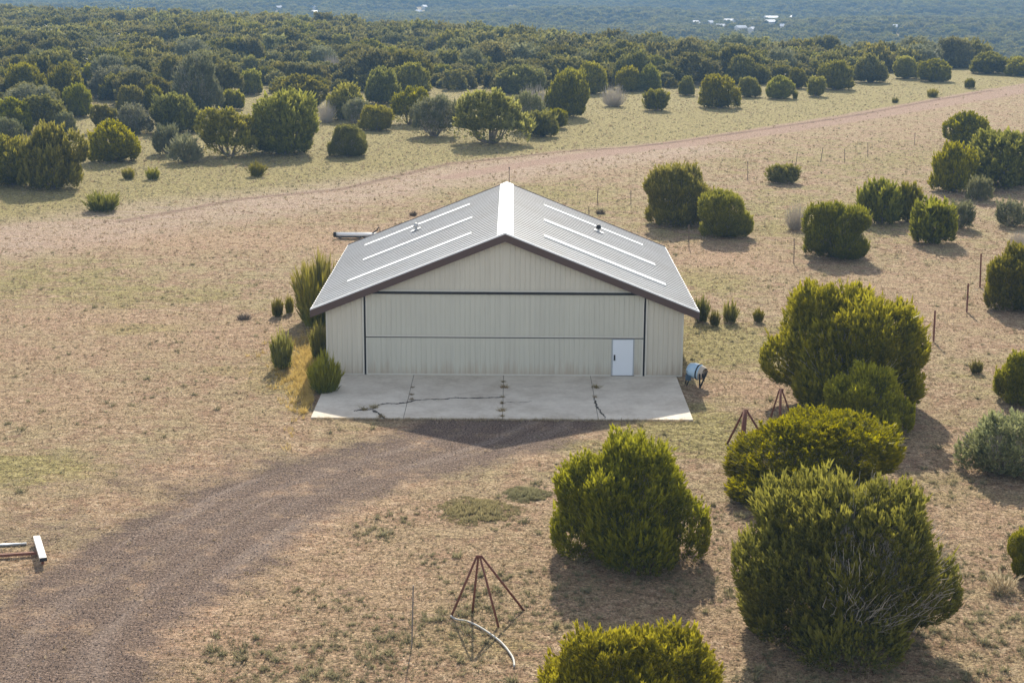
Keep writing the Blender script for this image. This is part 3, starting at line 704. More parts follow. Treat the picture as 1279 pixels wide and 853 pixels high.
# small openings between the trees
for (uu, vv, rx, ry) in ((103, 62, 5, 14), (6, 58, 6, 10), (160, 90, 1, 1)):
    g = gnd(uu, vv); keep &= ((P[:, 0]-g[0])/rx)**2 + ((P[:, 1]-g[1])/ry)**2 > 1
gp = np.sin(P[:, 0]/31+2)*np.sin(P[:, 1]/43+1)+.5*np.sin(P[:, 0]/13+P[:, 1]/17)
keep &= ~((gp > .95) & (rs.rand(len(P)) < .85))
P, z0, W, Hh = P[keep], z0[keep], W[keep], Hh[keep]
Hh = np.clip(Hh*rs.uniform(.78, 1.22, len(P)), 1.5, 6.8)
order = np.argsort((P[:, 1]+86.3)/W**.5); P, z0, W, Hh = P[order], z0[order], W[order], Hh[order]
midf = []
for q in mid:
    q2 = q.copy(); q2.materials[0] = m_leaff; midf.append(q2)
n_ind = 298 - n_hand
for i in range(n_ind):
    pool = midg if rs.rand() < .2 else midf
    o = link('juniper_tree', pool[rs.randint(len(pool))])
    o.location = (P[i, 0], P[i, 1], z0[i]-.15); o.rotation_euler = (0, 0, rs.uniform(0, 6.28)); o.scale = (W[i], W[i], Hh[i])
    uu = proj((P[i, 0], P[i, 1], z0[i]))[0]; k = 0 if uu < 330 else (1 if uu < 640 else (2 if uu < 960 else 3))
    zone = ('the far left', 'left of the ridge', 'right of the ridge', 'the far right')[k]
    tag(o, 'bushy green juniper packed into the front rows of the woodland, ' + zone, 'juniper', 'woodland edge junipers, ' + zone)
# five more individual trees of a simpler build; the mass of the wood reuses their geometry
SRC = []
for i in range(5):
    j = n_ind-5+i; o = o2 = None
for o in [q for q in COL.objects if q.get('group', '').startswith('woodland edge')][-5:]:
    o.data = far[len(SRC)]; SRC.append(o)

def instance_group(name, srcs):
    ng = bpy.data.node_groups.new(name, 'GeometryNodeTree')
    ng.interface.new_socket('Geometry', in_out='INPUT', socket_type='NodeSocketGeometry')
    ng.interface.new_socket('Geometry', in_out='OUTPUT', socket_type='NodeSocketGeometry')
    gi = ng.nodes.new('NodeGroupInput'); go = ng.nodes.new('NodeGroupOutput')
    jn = ng.nodes.new('GeometryNodeJoinGeometry')
    for o in srcs[::-1]:
        oi = ng.nodes.new('GeometryNodeObjectInfo'); oi.transform_space = 'ORIGINAL'
        oi.inputs['Object'].default_value = o; oi.inputs['As Instance'].default_value = True
        ng.links.new(oi.outputs['Geometry'], jn.inputs[0])
    ip = ng.nodes.new('GeometryNodeInstanceOnPoints'); ip.inputs['Pick Instance'].default_value = True
    ng.links.new(gi.outputs[0], ip.inputs['Points']); ng.links.new(jn.outputs[0], ip.inputs['Instance'])
    for an, dt, sock in (('idx', 'INT', 'Instance Index'), ('rot', 'FLOAT_VECTOR', 'Rotation'), ('scl', 'FLOAT_VECTOR', 'Scale')):
        na = ng.nodes.new('GeometryNodeInputNamedAttribute'); na.data_type = dt; na.inputs[0].default_value = an
        out = [q for q in na.outputs if q.enabled and q.name == 'Attribute'][0]
        ng.links.new(out, ip.inputs[sock])
    ng.links.new(ip.outputs[0], go.inputs[0])
    return ng
def scatter(name, srcs, Pts, scl, rotz, ix, label, cat):
    me = bpy.data.meshes.new(name); me.vertices.add(len(Pts)); me.vertices.foreach_set('co', np.asarray(Pts, np.float32).ravel())
    a = me.attributes.new('scl', 'FLOAT_VECTOR', 'POINT'); a.data.foreach_set('vector', np.asarray(scl, np.float32).ravel())
    R = np.zeros((len(Pts), 3), np.float32); R[:, 2] = rotz
    a = me.attributes.new('rot', 'FLOAT_VECTOR', 'POINT'); a.data.foreach_set('vector', R.ravel())
    a = me.attributes.new('idx', 'INT', 'POINT'); a.data.foreach_set('value', np.asarray(ix, np.int32))
    o = link(name, me); md = o.modifiers.new('instances', 'NODES'); md.node_group = instance_group(name, srcs)
    tag(o, label, cat, kind='stuff'); return o
k = n_ind; n = len(P)-k
print('individual woodland trees', n_ind, 'mass', n)
scatter('woodland', SRC, np.stack([P[k:, 0], P[k:, 1], z0[k:]-.15], -1), np.stack([W[k:], W[k:], Hh[k:]], -1), rs.uniform(0, 6.28, n), rs.randint(0, 5, n),
        'dense juniper woodland filling the land behind the clearing up to the top of the view', 'woodland')

# ------------------------------------------------------------------ ground cover
def tufts_np(Pts, hgt, nb, width, lean, rs):
    n = len(Pts); a = rs.uniform(0, 6.28, (n, nb)); r = rs.uniform(0, 1, (n, nb))*hgt[:, None]*.7
    root = Pts[:, None] + np.stack([r*np.cos(a), r*np.sin(a), np.zeros_like(a)], -1)
    L = hgt[:, None]*rs.uniform(.5, 1.1, (n, nb)); b2 = rs.uniform(0, 6.28, (n, nb)); ln = rs.uniform(.1, lean, (n, nb))
    top = root + np.stack([np.cos(b2)*ln*L, np.sin(b2)*ln*L, L], -1)
    sd = rs.uniform(0, 6.28, (n, nb)); w_ = (width*hgt[:, None]*rs.uniform(.6, 1.3, (n, nb)))[..., None]
    side = np.stack([np.cos(sd), np.sin(sd), np.zeros_like(sd)], -1)*w_
    V = np.stack([root-side, root+side, top], 2).reshape(-1, 3)
    tip = np.tile([0, 0, 1.], n*nb); tint = np.repeat(np.repeat(rs.rand(n), nb)*.7+rs.rand(n*nb)*.3, 3)
    return V, tip, tint
rs2 = np.random.RandomState(9)
def free(P, m=0.0):
    ok = ~((np.abs(P[:, 0]) < 9.75+m) & (P[:, 1] > -8.9-m) & (P[:, 1] < 20.2+m))
    return ok
def groundpts(n, y0, y1, pw):
    """n points in the visible wedge, thinning with distance"""
    q = rs2.rand(n); d0, d1 = y0+86.3, y1+86.3
    d = d0*(d1/d0)**q if pw == 1 else (d0**(1-pw)+(d1**(1-pw)-d0**(1-pw))*q)**(1/(1-pw))
    x = .4 + rs2.uniform(-1, 1, n)*(.325*d+1.5)
    P = np.stack([x, d-86.3], -1); return P[free(P)]
Pg = groundpts(170000, -52, 240, 1.3)
g_, t_, r_, b_, gn_, s_ = masks(Pg[:, 0], Pg[:, 1])
keepp = rs2.rand(len(Pg)) < np.clip(1-.97*g_-.85*t_-.35*s_*0-.45*b_, 0.015, 1)
Pg = Pg[keepp]; gn_ = gn_[keepp]
d = Pg[:, 1]+86.3; Pg3 = np.concatenate([Pg, np.zeros((len(Pg), 1))], 1)
isg = rs2.rand(len(Pg)) < np.clip(gn_*.9+.02, 0, .9)
for nm, sel, mt, lab in (('dry_grass', ~isg, m_straw, 'short straw coloured dry grass covering the bare ground'), ('olive_grass', isg, m_olive, 'short olive green grass patches across the ground')):
    Q = Pg3[sel]; hg = rs2.gamma(4, .015, len(Q)).clip(.03, .15)*np.clip(d[sel]/75, .9, 2.4)
    V, tip, tint = tufts_np(Q, hg, 6, .16, 1.1, rs2)
    me = new_mesh(nm, V, np.arange(len(V)).reshape(-1, 3)); attr(me, 'tip', tip); attr(me, 'tint', tint)
    tag(link(nm, me, mt), lab, 'grass', kind='stuff')
# low grey green clumps between the drive and the junipers
Q = groundpts(34000, -50, 40, 1.2); uq, vq, _ = proj(np.concatenate([Q, np.zeros((len(Q), 1))], 1))
cl = np.sin(Q[:, 0]*.9+1)*np.sin(Q[:, 1]*.8+2)+np.sin(Q[:, 0]*.37-Q[:, 1]*.43)
g_, t_, r_, b_, gn_, s_ = masks(Q[:, 0], Q[:, 1])
Q = Q[(g_ < .12) & (cl+rs2.uniform(-.6, .6, len(Q)) > -.1) & (rs2.rand(len(Q)) < np.where((vq > 600) & (uq > 200), .62, .16))]
Q3 = np.concatenate([Q, np.zeros((len(Q), 1))], 1)
V, tip, tint = tufts_np(Q3, rs2.gamma(2.6, .042, len(Q)).clip(.05, .32), 26, .09, 1.8, rs2)
me = new_mesh('low_clumps', V, np.arange(len(V)).reshape(-1, 3)); attr(me, 'tip', tip); attr(me, 'tint', tint)
tag(link('low_grass_clumps', me, m_olive), 'low grey green grass clumps dotted over the bare soil', 'grass', kind='stuff')
# bright dry grass along the hangar's left side
a1 = rs2.rand(2600); yy = rs2.normal(4.0, 5.0, 2600); xx = -9.95-np.abs(rs2.normal(0, 1.1, 2600))*np.interp(yy, [-8, 0, 8, 18], [.25, 1, 1.1, .4]); Q3 = np.stack([xx, yy, 0*xx], -1)
V, tip, tint = tufts_np(Q3, rs2.uniform(.12, .38, len(Q3)), 12, .05, .8, rs2)
me = new_mesh('tall_dry_grass', V, np.arange(len(V)).reshape(-1, 3)); attr(me, 'tip', tip); attr(me, 'tint', tint)
m_gold = leaf_mat('golden grass', (0.34, 0.27, 0.06), (0.52, 0.41, 0.10), (0.66, 0.53, 0.15), (0.70, 0.57, 0.17), 0.45, 0.05)
tag(link('tall_dry_grass', me, m_gold), 'golden dry grass along the left wall of the hangar', 'grass', kind='stuff')
# gravel stones
Q = groundpts(60000, -52, 10, 1.0); g_ = masks(Q[:, 0], Q[:, 1])[0]; Q = Q[rs2.rand(len(Q)) < g_*.9]; n = len(Q)
sz = rs2.uniform(.012, .035, n); base = np.array([[1, 0, 0], [-.5, .87, 0], [-.5, -.87, 0], [0, 0, .9]])
V = (base[None]*sz[:, None, None]*rs2.uniform(.6, 1.4, (n, 4, 3))); V[..., 0] += Q[:, :1]; V[..., 1] += Q[:, 1:]; V[..., 2] += .002
Fc = np.array([[0, 1, 3], [1, 2, 3], [2, 0, 3]])[None]+np.arange(n)[:, None, None]*4
me = new_mesh('gravel_stones', V.reshape(-1, 3), Fc.reshape(-1, 3)); attr(me, 'tint', np.repeat(rs2.rand(n), 4))
m_stone, nt, b = newmat('gravel stones'); nt.links.new(ramp(nt, A(nt, 'tint'), [(0, (.07, .05, .042)), (.7, (.19, .145, .12)), (1, (.42, .36, .31))]), b.inputs['Base Color']); b.inputs['Roughness'].default_value = .9
tag(link('gravel_stones', me, m_stone), 'loose grey brown gravel on the curving driveway', 'gravel', kind='stuff')

# ------------------------------------------------------------------ hangar
W2, LEN = 9.76, 19.9; EX, OV = 10.52, 0.5           # half width, length, eave x, front overhang
ZR, SL = 8.0, 0.40
def roofz(x): return ZR - SL*abs(x)
m_side, nt, b = newmat('tan ribbed steel'); oc = objcoord(nt)
n = noise(nt, oc, 0.7, 5, .6); st = N(nt, 'ShaderNodeMapping', ins={'Scale': (6, 6, .25)}); nt.links.new(oc, st.inputs[0]); n2 = noise(nt, st.outputs[0], 1.0, 4, .6)
c = mix(nt, n, (0.57, 0.53, 0.435), (0.635, 0.59, 0.485)); c = mix(nt, ramp(nt, n2, [(.45, 0), (.75, .35)]), c, (0.45, 0.41, 0.34))
zz_ = N(nt, 'ShaderNodeSeparateXYZ', ins={0: oc}).outputs[2]; spl = ramp(nt, mth(nt, 'ADD', zz_, mth(nt, 'MULTIPLY', mth(nt, 'SUBTRACT', n2, .5), -2.2)), [(.05, .6), (.75, 0)])
c = mix(nt, spl, c, (.42, .33, .24))
sx_ = N(nt, 'ShaderNodeSeparateXYZ', ins={0: oc}).outputs[0]; pn_ = N(nt, 'ShaderNodeTexWhiteNoise', noise_dimensions='1D'); nt.links.new(mth(nt, 'FLOOR', mth(nt, 'DIVIDE', sx_, .81)), pn_.inputs['W'])
c = mix(nt, mth(nt, 'MULTIPLY', pn_.outputs['Value'], .16), c, (.42, .40, .34))
nt.links.new(c, b.inputs['Base Color']); b.inputs['Roughness'].default_value = .52; b.inputs['Specular IOR Level'].default_value = .3
m_doorm, nt, b = newmat('tan ribbed steel of the door'); oc = objcoord(nt)
n = noise(nt, oc, 0.5, 5, .6); st = N(nt, 'ShaderNodeMapping', ins={'Scale': (6, 6, .25)}); nt.links.new(oc, st.inputs[0]); n2 = noise(nt, st.outputs[0], 1.0, 4, .6)
c = mix(nt, n, (0.53, 0.515, 0.43), (0.595, 0.57, 0.475)); c = mix(nt, ramp(nt, n2, [(.45, 0), (.75, .35)]), c, (0.42, 0.40, 0.34))
zz_ = N(nt, 'ShaderNodeSeparateXYZ', ins={0: oc}).outputs[2]; spl = ramp(nt, mth(nt, 'ADD', zz_, mth(nt, 'MULTIPLY', mth(nt, 'SUBTRACT', n2, .5), -2.2)), [(.05, .6), (.75, 0)])
c = mix(nt, spl, c, (.42, .33, .24))
sx_ = N(nt, 'ShaderNodeSeparateXYZ', ins={0: oc}).outputs[0]; pn_ = N(nt, 'ShaderNodeTexWhiteNoise', noise_dimensions='1D'); nt.links.new(mth(nt, 'FLOOR', mth(nt, 'DIVIDE', sx_, .81)), pn_.inputs['W'])
c = mix(nt, mth(nt, 'MULTIPLY', pn_.outputs['Value'], .16), c, (.42, .40, .34))
nt.links.new(c, b.inputs['Base Color']); b.inputs['Roughness'].default_value = .52; b.inputs['Specular IOR Level'].default_value = .3
m_trim = plain('pale tan trim', (0.60, 0.57, 0.49), .5, var=.06)
m_brown = plain('brown fascia', (0.080, 0.046, 0.035), .5, var=.15)
m_redbr = plain('dark red brown soffit', (0.075, 0.03, 0.025), .6, var=.2)
m_black = plain('dark gap', (0.02, 0.018, 0.017), .8, var=.2)
m_white = plain('white painted steel', (0.80, 0.80, 0.79), .45, var=.04, dirt=(.68, .66, .62), scale=1.5)
m_doorw = plain('white walk door', (0.72, 0.76, 0.80), .45, var=.03)
m_lock = plain('dark lock', (0.03, 0.03, 0.03), .35, .5)
m_ridge = plain('white ridge cap', (0.86, 0.86, 0.85), .4, var=.03)
m_sky, nt, b = newmat('white translucent roof strip'); b.inputs['Base Color'].default_value = (.92, .93, .92, 1); b.inputs['Roughness'].default_value = .3
oc = objcoord(nt); nt.links.new(mix(nt, noise(nt, oc, 1.5, 4), (.66, .66, .62), (.86, .86, .83)), b.inputs['Base Color'])
m_roof, nt, b = newmat('grey galvanised roof'); oc = objcoord(nt)
st = N(nt, 'ShaderNodeMapping', ins={'Scale': (.35, 5, .35)}); nt.links.new(oc, st.inputs[0]); n = noise(nt, st.outputs[0], 1.0, 5, .6); n2 = noise(nt, oc, .35, 5, .6)
c = mix(nt, n, (0.35, 0.345, 0.33), (0.47, 0.465, 0.45)); c = mix(nt, ramp(nt, n2, [(.4, 0), (.75, .5)]), c, (0.33, 0.30, 0.265))
nt.links.new(c, b.inputs['Base Color']); b.inputs['Roughness'].default_value = .42; b.inputs['Metallic'].default_value = .25

hg = empty('hangar', (0, 0, 0)); tag(hg, 'tan ribbed steel aircraft hangar with grey metal gable roof and wide closed door', 'hangar')
def ribs(x0, x1, pitch=.27, rw=.035, rd=.022, off=0.0):
    """profile (x, depth) of ribbed sheet between x0 and x1"""
    pr = [(x0, 0)]; k = math.ceil((x0+.05-off)/pitch)
    while off+k*pitch < x1-.06:
        c = off+k*pitch; pr += [(c-rw, 0), (c-rw*.45, rd), (c+rw*.45, rd), (c+rw, 0)]; k += 1
    return [p for p in pr if x0 <= p[0] <= x1] + [(x1, 0)]
def front_sheet(name, x0, x1, zb, zt, y, mat, parent, holes=()):
    """vertical ribbed sheet facing -Y; zt may be a function"""
    mb = MB(); pr = ribs(x0, x1)
    ft = zt if callable(zt) else (lambda x: zt)
    def strips(pr, zb, ft):
        for (a, da), (c, dc) in zip(pr[:-1], pr[1:]):
            if ft(a) <= zb and ft(c) <= zb: continue
            pts = [(a, y-da, zb), (c, y-dc, zb), (c, y-dc, max(ft(c), zb)), (a, y-da, max(ft(a), zb))]
            mb.poly(pts)
    if holes:
        hx0, hx1, hz0, hz1 = holes
        strips(ribs(x0, hx0), zb, ft); strips(ribs(hx1, x1), zb, ft)
        if hz1 < ft(hx0): strips(ribs(hx0, hx1), hz1, ft)
    else:
        if x0 < 0 < x1: strips(ribs(x0, 0), zb, ft); strips(ribs(0, x1), zb, ft)
        else: strips(pr, zb, ft)
    return mb.build(name, mat, parent)
DX = 7.62; DZ = 4.62
# gable over the door, side panels
front_sheet('gable_wall', -7.95, 7.95, DZ+.13, lambda x: roofz(x)-.12, -.02, m_side, hg)
for s in (-1, 1):
    x0, x1 = sorted((s*(DX+.07), s*W2))
    front_sheet('front_wall_panel', x0, x1, .06, lambda x: roofz(x)-.12, -.02, m_side, hg)
    MB().box(x0 if s < 0 else x0-.0, x0+.09, -.065, -.045, .05, roofz(x0)-.16).build('corner_trim', m_trim, hg)
    MB().box(x1-.09, x1, -.065, -.045, .05, roofz(x1)-.16).build('corner_trim', m_trim, hg)
    MB().box(x0+.09, x1-.09, -.062, -.045, .03, .12).build('base_trim', m_trim, hg)
    MB().box(s*(DX+.035)-.035, s*(DX+.035)+.035, -.05, .06, 0, DZ).build('door_jamb', m_black, hg)
# side and rear walls
for s in (-1, 1):
    mb = MB(); pr = ribs(0, LEN); zt = roofz(W2)-.12
    for (a, da), (c, dc) in zip(pr[:-1], pr[1:]):
        mb.poly([(s*(W2+da), a, .0), (s*(W2+dc), c, .0), (s*(W2+dc), c, zt), (s*(W2+da), a, zt)])
    mb.build('side_wall', m_side, hg)
mb = MB()
for x0, x1 in ((-W2, 0), (0, W2)):
    pr = ribs(x0, x1)
    for (a, da), (c, dc) in zip(pr[:-1], pr[1:]):
        mb.poly([(a, LEN+da, 0), (c, LEN+dc, 0), (c, LEN+dc, roofz(c)-.12), (a, LEN+da, roofz(a)-.12)])
mb.build('rear_wall', m_side, hg)
# door header: trim above, dark track below
MB().box(-8.0, 8.0, -.16, .04, DZ-.02, DZ+.10).build('door_track', m_black, hg)
MB().box(-7.9, 7.9, -.075, -.045, DZ+.105, DZ+.19).build('header_trim', m_trim, hg)
# two-leaf bifold door
SEAM = 2.18
WD = (5.92, 7.03, .10, 2.13)
d1 = front_sheet('door_leaf', -DX+.05, DX-.05, SEAM+.03, DZ-.03, -.06, m_doorm, hg)
d2 = front_sheet('door_leaf', -DX+.05, DX-.05, .07, SEAM-.03, -.06, m_doorm, hg, (WD[0]-.07, WD[1]+.07, WD[2], WD[3]+.02))
for leaf, za, zb in ((d1, SEAM+.03, DZ-.03), (d2, .07, SEAM-.03)):
    q = MB()
    q.box(-DX+.04, -DX+.12, -.098, -.078, za, zb); q.box(DX-.12, DX-.04, -.098, -.078, za, zb)
    q.box(-DX+.12, WD[0]-.1 if leaf is d2 else DX-.12, -.098, -.078, za, za+.07)
    if leaf is d2: q.box(WD[1]+.1, DX-.12, -.098, -.078, za, za+.07)
    q.build('edge_trim', m_trim, leaf)
MB().box(-DX+.04, DX-.04, -.05, -.02, SEAM-.03, SEAM+.03).build('fold_gap', m_black, hg)
MB().box(-DX+.0, DX-.0, -.05, .05, .0, .07).build('bottom_seal', m_black, hg)
wdr = MB().box(WD[0], WD[1], -.085, -.04, WD[2], WD[3]-.02).build('walk_door', m_doorw, hg, bevel=.008)
fr = MB(); f_ = .065
fr.box(WD[0]-f_, WD[0]-.008, -.10, -.03, WD[2], WD[3]+.02); fr.box(WD[1]+.008, WD[1]+f_, -.10, -.03, WD[2], WD[3]+.02); fr.box(WD[0]-.008, WD[1]+.008, -.10, -.03, WD[3]-.01, WD[3]+.02)
fr.build('frame', plain('door frame steel', (.42, .44, .45), .5), wdr)
hb = MB().tube([(WD[0]+.10, -.085, 1.02), (WD[0]+.10, -.145, 1.02)], .045, 10).tube([(WD[0]+.10, -.085, 1.18), (WD[0]+.10, -.115, 1.18)], .035, 10).box(WD[0]+.055, WD[0]+.145, -.094, -.085, .94, 1.26)
hb.build('handle', m_lock, wdr)
# roof: two slopes of thick ribbed sheet
RY0, RY1 = -OV, LEN+.15
for s in (-1, 1):
    mb = MB(); nx_ = Vector((s*SL, 0, 1)).normalized()
    pr = ribs(RY0, RY1, .61, .065, .045, 0.1)
    top = [Vector((0, a, ZR)) + nx_*dd for a, dd in pr]; bot = [Vector((s*EX, a, roofz(EX))) + nx_*dd for a, dd in pr]
    for i in range(len(pr)-1):
        mb.poly([top[i], bot[i], bot[i+1], top[i+1]] if s > 0 else [bot[i], top[i], top[i+1], bot[i+1]])
    for i in range(len(pr)-1):        # underside
        pass
    dn = nx_*-.12
    t0, b0, t1, b1 = Vector((0, RY0, ZR)), Vector((s*EX, RY0, roofz(EX))), Vector((0, RY1, ZR)), Vector((s*EX, RY1, roofz(EX)))
    mb.poly([t0+dn, t1+dn, b1+dn, b0+dn]); mb.poly([b0, b0+dn, b1+dn, b1]); mb.poly([t0, t0+dn, b0+dn, b0]); mb.poly([t1, b1, b1+dn, t1+dn])
    rf = mb.build('roof_slope', m_roof, hg)
    # rake fascia and white edge
    def rake(y0, y1, top_off, bot_off, x0=0.0, x1=EX+.03):
        z = lambda x: ZR - SL*x
        return MB().hexa([(s*x0, y0, z(x0)+bot_off), (s*x1, y0, z(x1)+bot_off), (s*x1, y1, z(x1)+bot_off), (s*x0, y1, z(x0)+bot_off),
                          (s*x0, y0, z(x0)+top_off), (s*x1, y0, z(x1)+top_off), (s*x1, y1, z(x1)+top_off), (s*x0, y1, z(x0)+top_off)])
    rake(-OV-.05, -OV-.004, -.03, -.44).build('rake_fascia', m_brown, hg)
    rake(-OV-.056, -OV+.10, .06, -.03+.004).build('rake_edge', m_white, hg)
    rake(-OV-.004, -.07, -.22, -.26, 0, EX).build('soffit', m_redbr, hg)
    rake(-.07, -.045, -.10, -.36, .0, W2).build('rake_trim', m_redbr, hg)
    rake(RY1+.002, RY1+.03, .05, -.3).build('rake_fascia', m_brown, hg)
    MB().box(min(s*EX, s*(EX+.04)), max(s*EX, s*(EX+.04)), RY0, RY1, roofz(EX)-.26, roofz(EX)-.02).build('eave_trim', m_white, hg)
# ridge cap
mb = MB(); RC = .42
for s in (-1, 1):
    nx_ = Vector((s*SL, 0, 1)).normalized()*.06
    a, b2 = Vector((0, RY0-.06, ZR+.065)), Vector((s*RC, RY0-.06, ZR-SL*RC))+nx_
    c2, d2_ = Vector((0, RY1+.04, ZR+.065)), Vector((s*RC, RY1+.04, ZR-SL*RC))+nx_
    mb.poly([a, b2, d2_, c2] if s > 0 else [b2, a, c2, d2_]); mb.poly([b2, b2-nx_*.7, d2_-nx_*.7, d2_])
mb.build('ridge_cap', m_ridge, hg)
# skylight strips: endpoints read on the photograph, intersected with the roof planes
def roof_hit(u, v, s):
    d = ray(u, v); # z = ZR - SL*s*x
    t = (ZR - CAM[2] - SL*s*CAM[0])/(d[2] + SL*s*d[0]); return CAM + d*t
SK = [(-1, (587, 256), (456, 307)), (-1, (590, 271), (453, 327)), (-1, (589, 291), (434, 353)), (1, (679, 256), (803, 308)), (1, (679, 275), (818, 332)), (1, (679, 293), (832, 359))]
for s, a, c2 in SK:
    p, q = roof_hit(*a, s), roof_hit(*c2, s); y = (p[1]+q[1])/2; hw = .30
    xa, xb = sorted((abs(p[0]), abs(q[0])))
    nx_ = Vector((s*SL, 0, 1)).normalized()
    def P_(x, yy, h): return Vector((s*x, yy, roofz(x))) + nx_*h
    MB().hexa([P_(xa, y-hw, .0), P_(xb, y-hw, .0), P_(xb, y+hw, .0), P_(xa, y+hw, .0), P_(xa, y-hw, .062), P_(xb, y-hw, .062), P_(xb, y+hw, .062), P_(xa, y+hw, .062)]).build('skylight_strip', m_sky, hg)
m_galv = plain('galvanised vent', (.45, .45, .44), .45, .5)
for s, (u, v) in ((-1, (519.5, 288)), (1, (747.5, 290))):
    p = roof_hit(u, v, s); x, y, z = map(float, p)
    fl = MB().tube([(x, y, z-.05), (x, y, z+.25)], .09, 12).build('vent_pipe', m_galv, hg, True)
    MB().tube([(x, y, z+.22), (x, y, z+.28), (x, y, z+.42), (x, y, z+.48)], [.15, .17, .14, .03], 14).build('vent_cap', m_lock if s > 0 else m_galv, fl, True)
    nn = Vector((s*SL, 0, 1)).normalized()
    e1 = Vector((1, 0, -s*SL)).normalized()*.32; e2 = Vector((0, .26, 0)); c0 = Vector((x, y, z))+nn*.05
    MB().hexa([c0-e1-e2, c0+e1-e2, c0+e1+e2, c0-e1+e2, c0-e1-e2+nn*.02, c0+e1-e2+nn*.02, c0+e1+e2+nn*.02, c0-e1+e2+nn*.02]).build('flashing', m_white, fl)
MB().box(-W2+.02, W2-.02, .07, LEN-.05, -.05, .03).build('floor_slab', plain('concrete slab', (.4, .38, .35), .9), hg)

# ------------------------------------------------------------------ apron
m_conc, nt, b = newmat('weathered concrete'); oc = objcoord(nt)
n = noise(nt, oc, .45, 6, .65); n2 = noise(nt, oc, 6, 5, .7); st = N(nt, 'ShaderNodeMapping', ins={'Scale': (.25, 1.6, 1)}); nt.links.new(oc, st.inputs[0]); n3 = noise(nt, st.outputs[0], 1.0, 5, .65)
c = ramp(nt, n, [(.36, (.52, .45, .355)), (.5, (.61, .54, .44)), (.64, (.68, .61, .50))]); c = mix(nt, ramp(nt, n3, [(.5, 0), (.75, .35)]), c, (.40, .35, .28))
c = mix(nt, .3, c, ramp(nt, n2, [(.3, .3), (.7, .7)]), 'OVERLAY')
nt.links.new(c, b.inputs['Base Color']); b.inputs['Roughness'].default_value = .9
bp = N(nt, 'ShaderNodeBump', ins={'Strength': .4, 'Distance': .01, 'Height': n2}); nt.links.new(bp.outputs[0], b.inputs['Normal'])
ap = empty('concrete_apron', (0, 0, 0)); tag(ap, 'cracked concrete apron in front of the hangar door', 'apron')
xs_ = [-9.6, -4.98, -.05, 4.72, 9.45]
for a, c2 in zip(xs_[:-1], xs_[1:]):
    MB().box(a+.012, c2-.012, -8.72+RND.uniform(-.02, .02), -.06, -.1, .07).build('slab', m_conc, ap, bevel=.012)
MB().box(-9.55, 9.4, -8.6, -.1, -.1, .05).build('joint_bed', plain('dirt in the joints', (.09, .07, .05), 1.0), ap)
m_crack = plain('crack filled with dirt', (.06, .05, .04), 1.0, var=.3)
def crack(px, w0, name='crack'):
    pts = [gnd(u, v, .074) for u, v in px]; q = MB(); r3 = random.Random(len(px)); fine = []
    for a, b_ in zip(pts[:-1], pts[1:]):
        for t in np.linspace(0, 1, 9)[:-1]:
            fine.append(a+(b_-a)*t+np.array([r3.uniform(-.05, .05), r3.uniform(-.07, .07), 0]))
    fine.append(pts[-1])
    ws = [w0*r3.uniform(.25, 1.25) for _ in fine]; ws[0] = ws[-1] = .003
    for i in range(len(fine)-1):
        a, b_ = fine[i], fine[i+1]; d = np.array([-(b_-a)[1], (b_-a)[0], 0]); d = d/np.linalg.norm(d)
        q.poly([a-d*ws[i], b_-d*ws[i+1], b_+d*ws[i+1], a+d*ws[i]])
    q.build(name, m_crack, ap)
crack([(441, 513), (465, 511), (472, 506), (483, 503.5), (498, 504), (510, 502)], .10)
crack([(510, 502), (518, 500), (540, 498.5), (552, 499), (568, 496.5), (580, 497), (605, 496.8), (628, 495.5)], .085)
crack([(466, 512), (474, 517), (480, 523)], .10)
crack([(741, 497), (744, 503), (746, 509), (752, 516), (757, 523)], .06)
crack([(632, 502), (650, 502.5), (665, 501)], .03)
m_weed = leaf_mat('dry weeds', (0.16, 0.12, 0.05), (0.28, 0.21, 0.08), (0.38, 0.30, 0.13), (0.30, 0.27, 0.10), .3, .15)
weedm = []
for i in range(3):
    V, tip, tint = tufts_np(np.zeros((1, 3)), np.array([1.0]), 60, .045, 1.5, np.random.RandomState(i+3))
    V[:, 2] *= .6; me = new_mesh('weed', V, np.arange(len(V)).reshape(-1, 3)); attr(me, 'tip', tip); attr(me, 'tint', tint); me.materials.append(m_weed); weedm.append(me)
WEEDS = [(455, 512, .32, 'weed clump at the left end of the long apron crack'), (467, 509, .38, 'biggest weed on the long apron crack\'s left bend'), (476, 521, .3, 'weed at the apron\'s front edge below the crack\'s fork'),
         (515, 484, .16, 'small weed in the left apron joint near the door'), (514, 493, .2, 'weed in the left apron joint above the long crack'), (514, 499, .2, 'dark weed where the left joint meets the long crack'),
         (629, 477, .2, 'weed in the middle apron joint next to the door'), (630, 484, .34, 'bushy orange weed high in the middle apron joint'), (628, 496, .2, 'weed in the middle apron joint at the crack\'s end'),
         (627, 504, .22, 'weed in the lower part of the middle apron joint'), (627, 513, .34, 'bushy weed low in the middle apron joint'), (627, 520, .2, 'weed at the front end of the middle apron joint'),
         (744, 484, .36, 'spreading straw weed high in the right apron joint'), (743, 496, .2, 'small weed halfway down the right apron joint')]
for i, (u, v, h, lab) in enumerate(WEEDS):
    p = gnd(u, v, .07); o = link('weed', weedm[i % 3]); o.location = tuple(p); o.scale = (h, h, h); o.rotation_euler = (0, 0, i*1.3); tag(o, lab, 'weed', 'weeds in the apron')
Q = np.stack([rs2.uniform(-9.4, 9.2, 620), -8.76-np.abs(rs2.normal(0, .12, 620)), np.zeros(620)], -1)
V, tip, tint = tufts_np(Q, rs2.uniform(.05, .22, 620), 9, .06, 1.1, rs2); me = new_mesh('edge_grass', V, np.arange(len(V)).reshape(-1, 3)); attr(me, 'tip', tip); attr(me, 'tint', tint)
